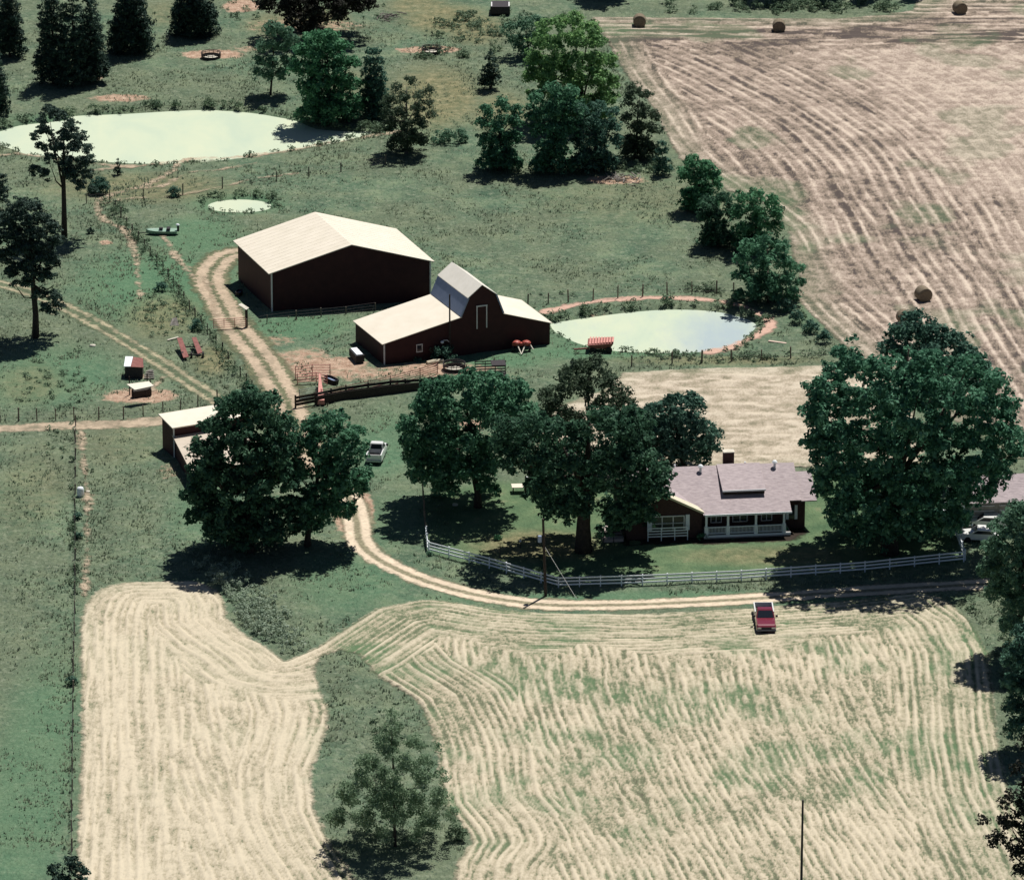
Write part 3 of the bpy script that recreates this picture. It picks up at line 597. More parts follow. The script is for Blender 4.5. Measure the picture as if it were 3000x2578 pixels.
# --- pines and cedars on the left
tree('pine_tree', 'tall open pine standing in front of the large pond', (130, 482),
     [(105, 228, 14), (125, 235, 16), (90, 250, 12), (150, 258, 16), (80, 275, 11), (100, 270, 16), (135, 275, 16), (165, 280, 14), (88, 300, 11), (120, 300, 18), (155, 300, 18), (182, 305, 12), (105, 325, 13), (140, 330, 18), (172, 330, 16), (185, 325, 12), (75, 345, 12), (95, 355, 12), (150, 355, 18), (180, 352, 13), (165, 375, 13), (190, 385, 9)],
     'pine', .30, .26, .75, .8, flat=.6, fork=.5)
tree('pine_tree', 'broad pine with a bare lower trunk above its round shadow at the left edge', (72, 684),
     [(55, 415, 16), (75, 420, 16), (35, 435, 18), (95, 440, 16), (60, 450, 22), (15, 450, 18), (110, 462, 16), (35, 475, 22), (80, 480, 24), (5, 485, 20), (120, 490, 16), (50, 505, 26), (95, 512, 24), (15, 520, 20), (65, 540, 24), (115, 532, 16), (30, 548, 18), (95, 555, 18), (60, 570, 14), (85, 595, 12), (110, 600, 14), (95, 622, 11), (120, 618, 11), (105, 630, 10), (35, 575, 8)],
     'pine', .34, .28, .8, .8, flat=.7, fork=.4)
tree('pine_tree', 'partly cut off pine top at the left edge above the broad pine', (-12, 520), [(8, 365, 12), (-8, 360, 16), (5, 385, 14), (-10, 400, 22), (12, 405, 9), (-8, 440, 24), (-10, 470, 22)], 'pine', .25, .26, .5, .7, flat=.7)
for i, (bx, by, tp, hw, lb) in enumerate([(20, 116, -60, 28, 'dark cedar at the left edge of the top left cedar group'), (-5, 238, 95, 22, 'dark cedar cut off by the left edge beside the large pond'),
        (108, 172, -70, 32, 'left cedar of the three dark cedars above the large pond'), (150, 176, -60, 30, 'middle cedar of the three dark cedars above the large pond'), (186, 168, -20, 30, 'right cedar of the three dark cedars above the large pond'),
        (266, 108, -70, 40, 'tall dark cedar with several stems right of the three cedars'), (395, 74, -60, 42, 'dark cedar casting a wide shadow behind the upper left feeder ring')]):
    tree('cedar_tree', lb, (bx, by), cone(bx, tp, by-10, hw, 10, .2, .6), 'cedar', .16, .27, .42, .8, fork=.12, rz=1.0)
tree('cedar_tree', 'small cedar standing alone between the hay ring and the tree clump', (992, 182), cone(992, 98, 172, 20, 5), 'cedar', .1, .24, .5, .8)
tree('cedar_sapling', 'tiny upright cedar on the large pond dam', (346-0, 372) if False else (239, 356), cone(239, 318, 352, 7, 4), 'cedar', .05, .16, .5, .8, cat='bush')
tree('dark_tree', 'dark red brown tree at the top edge above the bright willow', (630, 78),
     [(540, 5, 24), (580, 15, 26), (620, 10, 30), (670, 5, 30), (720, 5, 28), (750, 10, 16), (600, 38, 26), (640, 35, 28), (690, 25, 28), (620, 58, 18), (590, -25, 34), (660, -30, 36), (720, -25, 30)], 'black', .35, .32, .6, .7)
# --- middle distance
tree('pale_tree', 'thin pale tree left of the bright green willow above the pond', (547, 194), [(550, 60, 16), (520, 150, 12), (590, 130, 14), (595, 85, 12), (560, 62, 18), (585, 70, 16), (530, 95, 14), (555, 95, 18), (585, 95, 14), (525, 125, 14), (550, 130, 18), (580, 125, 16), (540, 155, 14), (570, 150, 14)], 'pale', .14, .26, .55, .7)
tree('willow_tree', 'bright green willow at the corner of the large pond', (668, 249),
     [(640, 85, 24), (670, 82, 24), (615, 105, 24), (650, 110, 28), (690, 105, 24), (605, 135, 20), (640, 145, 30), (685, 140, 28), (715, 130, 18), (625, 180, 26), (670, 180, 32), (710, 170, 22), (640, 215, 28), (690, 215, 30), (720, 210, 20), (660, 240, 22)], 'emer', .3, .32, .6, .5, skirt=24)
tree('dark_narrow_tree', 'narrow dark tree right of the bright green willow', (757, 240), cone(757, 95, 236, 26, 7, .2, .35), 'teal', .15, .3, .5, .8)
tree('half_bare_tree', 'half bare grey tree standing in its own dark shadow', (822, 312),
     [(805, 180, 12), (830, 165, 10), (790, 205, 14), (820, 200, 14), (850, 195, 12), (870, 185, 9), (785, 230, 12), (810, 230, 15), (845, 225, 15), (868, 212, 10), (795, 255, 14), (825, 255, 16), (850, 250, 15), (810, 280, 18), (835, 275, 18), (795, 290, 14), (850, 285, 16), (825, 298, 18), (875, 235, 10), (785, 255, 12)], 'olive', .2, .24, .55, .8, bark=mBarkG, clump=.5)
tree('bush', 'low grey green thicket right of the half bare tree', (915, 290), [(885, 280, 12), (905, 275, 14), (930, 275, 13), (940, 282, 9)], 'pale', 0, .24, .5, .8, cat='bush')
tree('yellow_green_tree', 'tallest yellow green tree in the clump at the far hayfield', (1185, 250),
     [(1100, 60, 18), (1130, 50, 20), (1165, 45, 22), (1195, 60, 20), (1090, 85, 20), (1125, 90, 24), (1165, 85, 28), (1205, 90, 22), (1080, 120, 20), (1110, 130, 26), (1150, 130, 30), (1195, 130, 30), (1232, 125, 18), (1075, 155, 20), (1110, 165, 28), (1160, 170, 30), (1210, 165, 28), (1240, 165, 16), (1085, 190, 20), (1130, 200, 26), (1180, 205, 30), (1225, 200, 24), (1150, 225, 24), (1200, 230, 24)], 'lime', .32, .32, .58, .75, skirt=20)
tree('scrub_tree', 'pale bushy tree at the top edge behind the yellow green tree', (1070, 118), [(1030, 60, 16), (1060, 50, 18), (1090, 45, 16), (1045, 85, 18), (1075, 80, 18), (1060, 105, 16), (1100, 75, 14)], 'pale', .12, .3, .45, .7)
tree('elm_tree', 'leftmost dark leafy tree of the clump above the pasture', (1012, 346), [(985, 225, 16), (1015, 215, 18), (1045, 225, 15), (975, 250, 16), (1005, 250, 24), (1040, 250, 18), (980, 285, 18), (1015, 285, 24), (1045, 280, 16), (1000, 315, 20), (1030, 312, 18)], 'mid', .22, .3, .55, .75, skirt=20)
tree('elm_tree', 'tall dark leafy tree in the middle of the clump above the pasture', (1115, 350), [(1085, 200, 16), (1120, 190, 20), (1155, 190, 18), (1080, 230, 20), (1120, 225, 26), (1160, 220, 22), (1090, 265, 20), (1125, 265, 26), (1155, 255, 20), (1105, 300, 24), (1135, 300, 22), (1100, 325, 18)], 'mid', .25, .32, .55, .75, skirt=20)
tree('elm_tree', 'rightmost blue green tree at the front of the clump above the pasture', (1205, 348), [(1175, 225, 16), (1210, 220, 18), (1240, 230, 14), (1165, 255, 18), (1200, 255, 26), (1240, 255, 16), (1175, 290, 20), (1210, 290, 26), (1245, 285, 14), (1190, 320, 22), (1225, 318, 16)], 'teal', .22, .3, .55, .75, skirt=20)
tree('locust_tree', 'sparse tree leaning over the hayfield corner right of the clump', (1285, 322), [(1285, 185, 16), (1305, 195, 14), (1270, 205, 16), (1295, 225, 20), (1325, 235, 14), (1265, 240, 16), (1290, 260, 20), (1320, 265, 18), (1275, 285, 16), (1305, 295, 16)], 'olive', .18, .28, .42, .75, skirt=20)
tree('bush', 'narrow dark bush at the hayfield edge above the fence row trees', (1340, 356), cone(1340, 280, 352, 15, 4, .2, .4), 'teal', .06, .25, .5, .8, cat='bush')
tree('fencerow_tree', 'uppermost of the four round trees along the hayfield edge', (1412, 428), [(1400, 330, 18), (1425, 340, 18), (1385, 355, 16), (1415, 365, 24), (1445, 360, 16), (1395, 390, 18), (1425, 390, 20), (1450, 380, 12), (1410, 412, 16)], 'emer', .2, .3, .58, .75, group='fence row trees', skirt=19)
tree('fencerow_tree', 'low wide dark tree second from the top along the hayfield edge', (1455, 500), [(1435, 412, 18), (1465, 408, 18), (1425, 435, 16), (1450, 440, 22), (1480, 430, 18), (1435, 465, 18), (1465, 465, 20), (1450, 485, 14)], 'dark', .2, .3, .58, .75, group='fence row trees', skirt=19)
tree('fencerow_tree', 'bright topped tree third from the top along the hayfield edge', (1535, 512), [(1500, 405, 16), (1530, 402, 18), (1560, 410, 16), (1495, 430, 18), (1530, 435, 26), (1568, 435, 18), (1500, 465, 20), (1540, 470, 24), (1572, 462, 14), (1520, 492, 18)], 'emer', .22, .32, .58, .75, group='fence row trees', skirt=19)
tree('fencerow_tree', 'lowest and widest tree along the hayfield edge above the barn pond', (1556, 612), [(1510, 500, 18), (1545, 495, 20), (1580, 505, 18), (1500, 530, 20), (1540, 535, 28), (1585, 535, 22), (1612, 545, 14), (1505, 560, 22), (1550, 570, 28), (1595, 565, 20), (1620, 572, 10), (1530, 590, 18), (1570, 592, 18)], 'mid', .24, .32, .6, .75, group='fence row trees', skirt=19)
for i, (bx, by, w_, lb) in enumerate([(1590, 632, 16, 'round bush at the top of the bushy fence line beside the barn pond'), (1612, 655, 14, 'second bush down the bushy fence line beside the barn pond'), (1640, 675, 15, 'third bush down the bushy fence line beside the barn pond'), (1668, 695, 15, 'lowest bush on the bushy fence line beside the barn pond')]):
    tree('bush', lb, (bx, by), [(bx-w_*.5, by-10, w_*.6), (bx+w_*.4, by-12, w_*.6), (bx, by-18, w_*.6)], 'teal', 0, .25, .5, .8, cat='bush')
# trees just beyond the top edge, seen by their lower boughs and shadows
for bx, w_, by, lb in [(1235, 50, -6, 'dark tree at the top edge left of the nearest round bale'), (1545, 30, -2, 'left of two touching trees at the top edge beyond the hayfield'), (1585, 34, -2, 'right of two touching trees at the top edge beyond the hayfield'),
                   (1688, 34, -3, 'tree at the top edge between two other shadow casting trees'), (1765, 26, -4, 'smaller tree at the top edge left of the corner bale'), (1860, 20, -8, 'small tree at the top edge next to the corner bale')]:
    tree('boundary_tree', lb, (bx, by), [(bx-w_*.6, by-60, w_*.6), (bx+w_*.6, by-62, w_*.6), (bx, by-80, w_*.8), (bx, by-50, w_*.6), (bx-w_*.5, by-100, w_*.5), (bx+w_*.5, by-100, w_*.5), (bx, by-125, w_*.6)], 'dark', .22, .38, .45, .8, group='trees beyond the hayfield')
# shrubs and small bushes
BUSH = [(200, 392, 26, 'teal', 'low spreading shrub beside the tall open pine'), (353, 398, 16, 'teal', 'dark shrub on the grass left of the small pond'), (965, 735, 18, 'mid', 'small round bush behind the black stock panel trailer') if False else (897, 728, 26, 'teal', 'leafy shrub at the foot of the yard light pole'),
        (845, 733, 8, 'teal', 'small shrub at the left end of the pale log'), (1160, 738, 7, 'cedar', 'tiny dark cedar in the grass right of the stock trailer'), (183, 474, 9, 'cedar', 'small dark bush left of the worn dirt spot'),
        (395, 668, 16, 'teal', 'round bush on the fence line left of the pipe gate'), (322, 545, 14, 'teal', 'round bush on the brushy fence line above the barn lane') if False else (325, 590, 14, 'teal', 'round bush halfway along the brushy fence line'),
        (1330, 1107, 8, 'mid', 'clipped bush at the left end of the porch') if False else (2057/K, 1580/K, 10, 'mid', 'clipped round bush at the left end of the porch'), (2300/K, 1563/K, 9, 'emer', 'clipped round bush at the right end of the porch'),
        (1006, 1092, 9, 'emer', 'little round tree with a dark shadow in the middle of the left lawn'), (1020, 30, 0, None, None), (870, 1125, 8, 'pale', 'grey shrub inside the left corner of the white fence'), (1180, 905, 0, None, None),
        (145, 1385, 13, 'teal', 'single bush on the wire fence left of the hayfield'), (160, 1090, 10, 'teal', 'lower of two bushes on the left wire fence'), (158, 1050, 11, 'teal', 'upper of two bushes on the left wire fence'), (915, 1650, 0, None, None), (925, 1700, 24, 'weed', 'pale leafy bush right of the sparse young tree'),
        (430, 735, 10, 'weed', 'weedy bush left of the faded red ramps') if False else (790, 265, 9, 'teal', 'dark bush at the right tip of the large pond')]
for bx, by, w_, kd, lb in BUSH:
    if w_ and kd: tree('bush', lb, (bx, by), [(bx-w_*.4, by-w_*.45, w_*.55), (bx+w_*.4, by-w_*.45, w_*.55), (bx, by-w_*.7, w_*.6)], kd, 0, .2, .55, .9, layers=2, cat='bush')
# brushy fence line: countable clumps of brush
bl = smooth(DP([(220, 412), (240, 440), (268, 475), (300, 505), (330, 550), (362, 600), (395, 645), (430, 690), (455, 730), (490, 775), (520, 815)]), 8)
V_, F_, T_ = [], [], []
rr = random.Random(5); bls = []
for p in bl:
    for q in range(3): bls.append((p[0]+rr.gauss(0, .5), p[1]+rr.gauss(0, .8), rr.uniform(.2, .7), rr.uniform(.3, .6), rr.uniform(.3, .6), rr.uniform(.25, .65)))
V, F_, T_ = leaves(bls[::2], .2, .32, 99); o = npmesh('fence_line_brush', V, F_, LEAF['weed'], None, False, dict(tint=T_)); tag(o, kind='stuff', label='tangled brush growing along the fence beside the barn lane', cat='brush')
# shore weeds round the ponds
bls = []
for pd, st_, hh in ((POND1, 1.1, .45), (POND2, .8, .35), (POND3, 1.0, .4)):
    q = np.vstack([pd, pd[:1]])
    for i in range(len(q)-1):
        L_ = np.hypot(*(q[i+1]-q[i])); cen = pd.mean(0)
        for k in range(max(1, int(L_/st_))):
            t = rr.random(); p = q[i]+(q[i+1]-q[i])*t; dr = p-cen; dr = dr/np.linalg.norm(dr); far = p[1] > cen[1]
            s_ = hh*(1.5 if far else .9)*rr.uniform(.5, 1.4)
            bls.append((p[0]+dr[0]*rr.uniform(.4, 1.3), p[1]+dr[1]*rr.uniform(.5, 1.6), s_*.5-.1, s_*1.3, s_*1.3, s_))
V, F_, T_ = leaves(bls, .24, .45, 101); o = npmesh('shore_weeds', V, F_, LEAF['weed'], None, False, dict(tint=T_)); tag(o, kind='stuff', label='dark green weeds round the edges of the three ponds', cat='weeds')
# tall flowering weeds left of the drive
bls = []
for i in range(260):
    t = rr.random(); p = D(420+170*t+rr.gauss(0, 16), 1160+150*t+rr.gauss(0, 22)); s_ = rr.uniform(.3, .6); bls.append((p[0], p[1], s_*.9, s_*.8, s_*.8, s_*1.1))
bls = [b_ for b_ in bls if sdpoly(np.array([b_[0]]), np.array([b_[1]]), FIELD)[0] < -.6]
V, F_, T_ = leaves(bls, .2, .4, 103); o = npmesh('tall_weeds', V, F_, LEAF['flower'], None, False, dict(tint=T_)); tag(o, kind='stuff', label='tall pale flowering weeds in the gap above the front hayfield', cat='weeds')
# scattered weeds and low scrub in the pastures
bls = []
def inzone(x, y):
    a_, b_ = np.array([x]), np.array([y])
    if max(sdpoly(a_, b_, FIELD)[0] if sdpoly(a_, b_, TONGUE)[0] < 0 else -9, sdpoly(a_, b_, FIELD2)[0], sdpoly(a_, b_, PLOT)[0], *(sdpoly(a_, b_, p)[0] for p in WATER)) > -1: return False
    return min(dline(a_, b_, q)[0][0] for q in (DRIVE, LANE, TRACK, RING)) > 2.6
for zx, zy, rx, ry, cnt, s0 in [(1000, 60, 120, 50, 120, .7), (900, 110, 60, 20, 30, .7), (560, 30, 200, 30, 60, .5), (100, 780, 110, 60, 90, .4), (1620, 15, 250, 14, 120, .9), (330, 640, 60, 60, 60, .4), (120, 900, 60, 40, 30, .35), (780, 1550, 50, 150, 90, .4), (1100, 1150, 50, 30, 20, .3),
                               (1300, 340, 60, 15, 40, .7), (1650, 650, 40, 30, 50, .5), (1450, 725, 180, 8, 90, .5), (880, 1000, 25, 60, 24, .4), (1440, 590, 60, 8, 40, .5), (1940, 1230, 60, 20, 60, .4), (2040, 1350, 25, 120, 90, .6), (150, 1300, 8, 450, 140, .4), (1250, 600, 180, 5, 60, .35)]:
    for i in range(int(cnt*.6)):
        p = D(zx+rr.gauss(0, rx*.5), zy+rr.gauss(0, ry*.5))
        if inzone(p[0], p[1]):
            s_ = s0*rr.uniform(.4, 1.3); bls.append((p[0], p[1], s_*.4, s_*rr.uniform(.8, 1.5), s_*rr.uniform(.8, 1.5), s_*.8))
V, F_, T_ = leaves(bls, .23, .4, 107); o = npmesh('pasture_weeds', V, F_, LEAF['weed'], None, False, dict(tint=T_)); tag(o, kind='stuff', label='low leafy weeds scattered through the rough pasture', cat='weeds')
# tall grass tufts
N = 130000; gx = RNG.uniform(-75, 75, N); gy = RNG.uniform(-110, 165, N)
okk = np.minimum(-sdpoly(gx, gy, FIELD), 99)
okk = np.where(sdpoly(gx, gy, TONGUE) > 0, 5, okk)
for q in [FIELD2, PLOT]+WATER: okk = np.minimum(okk, -sdpoly(gx, gy, q))
for q, hw in ((DRIVE, 2), (LANE, 2.8), (TRACK, 1.3), (ROAD, 1.5), (RING, 1)): okk = np.minimum(okk, dline(gx, gy, q)[0]-hw)
YARD = DP([(862, 990), (868, 1118), (1130, 1188), (1950, 1138), (1960, 1000), (1700, 950), (1100, 960)])
BARNS = [DP([(475, 600), (560, 645), (880, 600), (800, 555)]), DP([(715, 720), (775, 745), (1120, 705), (1050, 670)]), DP([(320, 880), (390, 985), (560, 960), (430, 850)])]
okk = np.minimum(okk, -sdpoly(gx, gy, YARD))
for q in BARNS: okk = np.minimum(okk, -sdpoly(gx, gy, q))
den = fbm(gx, gy, 6, 201, 3); sel = (okk > .3) & (RNG.random(N) < ss(.3, .6, den)); gx = gx[sel]; gy = gy[sel]; den = den[sel]; N = len(gx)
ang = RNG.uniform(0, 6.28, (N, 3)); Vt = np.zeros((N, 3, 3, 3)); hh = RNG.uniform(.07, .26, N)*(.6+den)
for k in range(3):
    a_ = ang[:, k]; lx = np.cos(a_); ly = np.sin(a_); wd = RNG.uniform(.05, .14, N); ox = RNG.normal(0, .12, N); oy = RNG.normal(0, .16, N)
    Vt[:, k, 0] = np.stack([gx+ox-ly*wd, gy+oy+lx*wd, 0*gx-.03], 1); Vt[:, k, 1] = np.stack([gx+ox+ly*wd, gy+oy-lx*wd, 0*gx-.03], 1)
    Vt[:, k, 2] = np.stack([gx+ox+lx*hh*.5, gy+oy+ly*hh*.5, hh+.06], 1)
V = Vt.reshape(-1, 3); tt = np.repeat(RNG.random(N)*.6+den*.3, 9)
mT, n, l, b = newmat('grass_blades'); g, e, c = grass_color(n, l)
g = mix(n, l, ramp(n, l, attr(n, 'tint'), [(.15, (.55, .55, .55)), (.85, (1, 1, 1))]), (.115, .17, .11), mix(n, l, attr(n, 'tint'), g, (.27, .31, .21)))
l.new(g, b.inputs['Base Color']); b.inputs['Roughness'].default_value = .8; b.inputs['Specular IOR Level'].default_value = .15
gn = n.new('ShaderNodeNewGeometry'); va = n.new('ShaderNodeVectorMath'); va.operation = 'ADD'; va.inputs[1].default_value = (0, 0, 1.6); vn_ = n.new('ShaderNodeVectorMath'); vn_.operation = 'NORMALIZE'
l.new(gn.outputs['Normal'], va.inputs[0]); l.new(va.outputs[0], vn_.inputs[0]); l.new(vn_.outputs[0], b.inputs['Normal'])
g2 = mix(n, l, 1.0, g, (1.25, 1.25, 1.25), 'MULTIPLY'); tr = n.new('ShaderNodeBsdfTranslucent'); l.new(g2, tr.inputs[0]); mx = n.new('ShaderNodeMixShader'); mx.inputs[0].default_value = .5
l.new(g2, b.inputs['Base Color']); l.new(b.outputs[0], mx.inputs[1]); l.new(tr.outputs[0], mx.inputs[2]); l.new(mx.outputs[0], n['Material Output'].inputs[0])
o = npmesh('tall_grass', V, np.arange(len(V)).reshape(-1, 3), mT, None, False, dict(tint=tt)); tag(o, kind='stuff', label='uneven tufts of uncut grass across the pastures', cat='grass')

# ------------------------------------------------------------------ big machine shed
def v3(a): return np.array(a, float)
def lerp(a, b, t): return v3(a)*(1-t)+v3(b)*t
H, R = 4.8, 7.6
fl, fr, bl_ = P(787.5, 802.7, H), P(1273.6, 766.6, H), P(682.8, 705.4, H)
fl, fr, bl_ = v3(fl), v3(fr), v3(bl_); br_ = fr+bl_-fl; ux = (fr-fl)/np.linalg.norm(fr-fl); uy = (bl_-fl)/np.linalg.norm(bl_-fl)
ov = .45; wfl, wfr, wbl, wbr = fl+ux*ov+uy*.35, fr-ux*ov+uy*.35, bl_+ux*ov-uy*.35, br_-ux*ov-uy*.35
up = lambda p, z: (p[0], p[1], z)
t_ = thing('machine_shed', 'large dark red metal machine shed with a wide cream gable roof', 'barn', up(lerp(wfl, wbr, .5), 0))
rise = R-H; zw = H+rise*ov/np.linalg.norm(fr-fl)*2-.12
m = MB()
for a, b_ in ((wfl, wbl), (wbr, wfr)): m.poly([up(a, -.1), up(b_, -.1), up(b_, zw), up(a, zw)])
for a, b_ in ((wfl, wfr), (wbl, wbr)):
    pk = (a+b_)/2; m.poly([up(a, -.1), up(b_, -.1), up(b_, zw), up(pk, R-.14), up(a, zw)])
m.build('wall', mWallR, t_)
m = MB(); pf, pb = (fl+fr)/2, (bl_+br_)/2
m.slab([up(fl, H), up(pf, R), up(pb, R), up(bl_, H)], .1); m.slab([up(pf, R), up(fr, H), up(br_, H), up(pb, R)], .1)
rf = m.build('roof', mRoofW, t_)
m = MB()
L_ = np.linalg.norm(bl_-fl)
for k in range(1, 14):
    a = fl+uy*(L_*k/14); b_ = pf+uy*(L_*k/14); c_2 = fr+uy*(L_*k/14); m.bar(up(a, H+.0), up(b_, R+.0), .03, .02); m.bar(up(b_, R+.0), up(c_2, H+.0), .03, .02)
m.build('roof_seam', mRoofW, rf)
for w_, dx in ((wfl, -1), (wfr, 1)):
    m = MB(); q = w_-uy*.03+ux*.03*dx; m.box(up(q, zw/2-.1), (.16, .16, zw), math.atan2(ux[1], ux[0])); m.build('corner_trim', mTrim, t_)
# ------------------------------------------------------------------ gambrel barn
h1 = 2.6; F0, F1, B0 = v3(P(1120, 1009.3, h1)), v3(P(1618.9, 946.8, h1)), v3(P(1033.8, 940, h1))
ax = F1-F0; dp = B0-F0; WL = np.linalg.norm(ax); ux2 = ax/WL; uy2 = dp/np.linalg.norm(dp); aang = math.atan2(ux2[1], ux2[0])
def Q(t, z, dd=0.0, k=0.0): p = F0+ax*t+dp*dd-uy2*k; return (p[0], p[1], z)
prof = [(.012, h1), (.463, 4.6), (.463, 4.7), (.505, 6.85), (.585, 8.15), (.672, 6.8), (.712, 4.45), (.988, h1)]
t_ = thing('gambrel_barn', 'dark red gambrel barn with two wide cream lean to roofs', 'barn', Q(.5, 0, .5))
m = MB()
for dd in (.02, .98):
    m.poly([Q(.012, -.1, dd), Q(.463, -.1, dd), Q(.463, 4.5, dd), Q(.012, h1-.08, dd)]); m.poly([Q(.712, -.1, dd), Q(.988, -.1, dd), Q(.988, h1-.08, dd), Q(.712, 4.35, dd)])
    m.poly([Q(.463, -.1, dd), Q(.712, -.1, dd), Q(.712, 4.5, dd), Q(.672, 6.72, dd), Q(.585, 8.05, dd), Q(.505, 6.76, dd), Q(.463, 4.6, dd)])
for tt_ in (.012, .988): m.poly([Q(tt_, -.1, .02), Q(tt_, -.1, .98), Q(tt_, h1-.08, .98), Q(tt_, h1-.08, .02)])
m.build('wall', mWallR, t_)
def roofq(m, a, b_, th=.08): m.slab([Q(a[0], a[1], 0), Q(b_[0], b_[1], 0), Q(b_[0], b_[1], 1), Q(a[0], a[1], 1)], th)
m = MB(); roofq(m, (0, h1), (.466, 4.68)); o = m.build('lean_to_roof', mRoofW, t_)
m = MB(); roofq(m, (.709, 4.5), (1.0, h1)); m.build('lean_to_roof', mRoofW, t_)
m = MB(); roofq(m, (.500, 6.84), (.585, 8.2)); roofq(m, (.585, 8.2), (.677, 6.8)); m.build('roof', mGambR, t_)
m = MB()
for a, b_ in (((.458, 4.72), (.503, 6.83)), ((.674, 6.79), (.716, 4.52))):
    n_ = .008 if a[0] < .6 else -.008
    m.hexa([Q(a[0]+n_, a[1], 0), Q(b_[0]+n_, b_[1], 0), Q(b_[0]+n_, b_[1], 1), Q(a[0]+n_, a[1], 1)], [Q(a[0], a[1], 0), Q(b_[0], b_[1], 0), Q(b_[0], b_[1], 1), Q(a[0], a[1], 1)])
m.build('steep_roof', mBlue, t_)
m = MB(); m.box(Q(.014, h1/2-.1, .02, .04), (.15, .1, h1), aang); m.build('corner_trim', mTrim, t_)
m = MB()
zc = 4.3; w2 = .0285
for tt_ in (.585-w2, .585+w2): m.bar(Q(tt_, 3.0, .02, .05), Q(tt_, 5.6, .02, .05), .13, .1)
m.bar(Q(.585-w2-.004, 5.66, .02, .05), Q(.585+w2+.004, 5.66, .02, .05), .1, .14)
dr = MB(); dr.bar(Q(.585-w2, 4.3, .02, .02), Q(.585+w2, 4.3, .02, .02), .04, 2.6); do = dr.build('loft_door', mWallR, t_); m.build('door_frame', mTrim, do)
wi = MB(); wi.bar(Q(.205, 1.55, .02, .02), Q(.233, 1.55, .02, .02), .03, .75); wo = wi.build('window', mGlass, t_); m = MB()
for tt_ in (.203, .235): m.bar(Q(tt_, 1.13, .02, .04), Q(tt_, 1.97, .02, .04), .08, .08)
for zz in (1.13, 1.97): m.bar(Q(.200, zz, .02, .045), Q(.238, zz, .02, .045), .06, .1)
m.build('window_frame', mTrim, wo)
# yard light by the barn
b0 = P(1318, 1050); t_ = thing('yard_light', 'curved yard light on a pole in front of the gambrel barn', 'street lamp', b0)
m = MB(); m.tube([(b0[0], b0[1], 0), (b0[0], b0[1], 7.6)], [.11, .08], 8); m.build('pole', mWoodD, t_)
m = MB(); m.tube([(b0[0], b0[1], 1.9), (b0[0]-.3, b0[1]-.1, 2.2), (b0[0]-.75, b0[1]-.2, 2.2)], .045, 6)
b = m.build('arm', mTrim, t_); m = MB(); m.lathe((b0[0]-.85, b0[1]-.2, 2.0), [(.02, .16), (.16, .1), (.2, -.02), (.12, -.14), (.02, -.18)], 10); m.build('lamp_head', mWhite, t_)

# ------------------------------------------------------------------ open shed behind the walnut
t0 = D(335, 905); t_ = thing('open_shed', 'dark red shed with cream upper roof and tan lower roof behind the walnut', 'shed', t0)
a = v3(P(505, 1254, 3.6)); b_ = v3(P(700, 1222, 3.6)); c_2 = v3(P(464, 1214, 3.9)); du = (b_-a)/np.linalg.norm(b_-a); dv_ = (c_2-a); dv_[2] = 0; dn = dv_/np.linalg.norm(dv_)
b_ = a+du*9.5
m = MB(); m.slab([up(a, 3.6), up(b_, 3.6), up(b_+dv_, 3.95), up(a+dv_, 3.95)], .12); m.build('upper_roof', mRoofW, t_)
wa, wb, wc, wd = a+du*.3+dn*.4, b_-du*.2+dn*.4, b_-du*.2+dv_-dn*.3, a+du*.3+dv_-dn*.3
m = MB(); m.hexa([up(wa, -.1), up(wb, -.1), up(wc, -.1), up(wd, -.1)], [up(wa, 3.46), up(wb, 3.46), up(wc, 3.7), up(wd, 3.7)]); m.build('wall', mWallR, t_)
l0 = v3(P(503, 1272, 2.5)); l1 = v3(P(560, 1382, 2.1)); lv = l1-l0; lv[2] = 0
e0, e1 = l0, l0+du*8.8
m = MB(); m.slab([up(e0, 2.5), up(e0+lv, 2.05), up(e1+lv, 2.05), up(e1, 2.5)], .1); m.build('lower_roof', gmat('tan_metal_roof', (.48, .41, .33), (.58, .50, .41), .8, .6, .2), t_)
m = MB(); q0, q1, q2, q3 = e0+du*.25, e1-du*.2, e1+lv*.96-du*.2, e0+lv*.96+du*.25
m.poly([up(q0, -.1), up(q3, -.1), up(q3, 1.9), up(q0, 2.35)]); m.poly([up(q3, -.1), up(q2, -.1), up(q2, 1.9), up(q3, 1.9)]); m.poly([up(q1, -.1), up(q2, -.1), up(q2, 1.9), up(q1, 2.35)]); m.build('lower_wall', mWallR, t_)
m = MB(); m.box(up(wa-dn*.04, 1.75), (.14, .14, 3.5), 0); m.build('corner_trim', mTrim, t_)

# ------------------------------------------------------------------ brick house
O = v3(P(2061, 1509.5, 2.75)); E = v3(P(2321.6, 1499, 2.75)); hx = (E-O); hx[2] = 0; hx /= np.linalg.norm(hx); hy = np.array([-hx[1], hx[0], 0])
hang = math.atan2(hx[1], hx[0])
def HW(x, y, z): p = O+hx*x+hy*y; return (p[0], p[1], z)
t_ = thing('brick_house', 'single storey brown brick house with a pink grey shingle roof and white porch', 'house', HW(1, 5, 0))
zr = lambda y: 2.75+.407*y
m = MB()
def hbox(m, x0, x1, y0, y1, z0, z1): return m.hexa([HW(x0, y0, z0), HW(x1, y0, z0), HW(x1, y1, z0), HW(x0, y1, z0)], [HW(x0, y0, z1), HW(x1, y0, z1), HW(x1, y1, z1), HW(x0, y1, z1)])
hbox(m, .0, 11.0, 2.2, 11.6, -.1, 3.05); m.build('wall', mBrick, t_)
m = MB(); hbox(m, -7.9, -.02, .9, 11.6, -.1, 2.75); m.poly([HW(-7.9, .9, 2.75), HW(-.02, .9, 2.75), HW(-4, .9, 4.8)]); m.build('wing_wall', mBrick, t_)
m = MB()
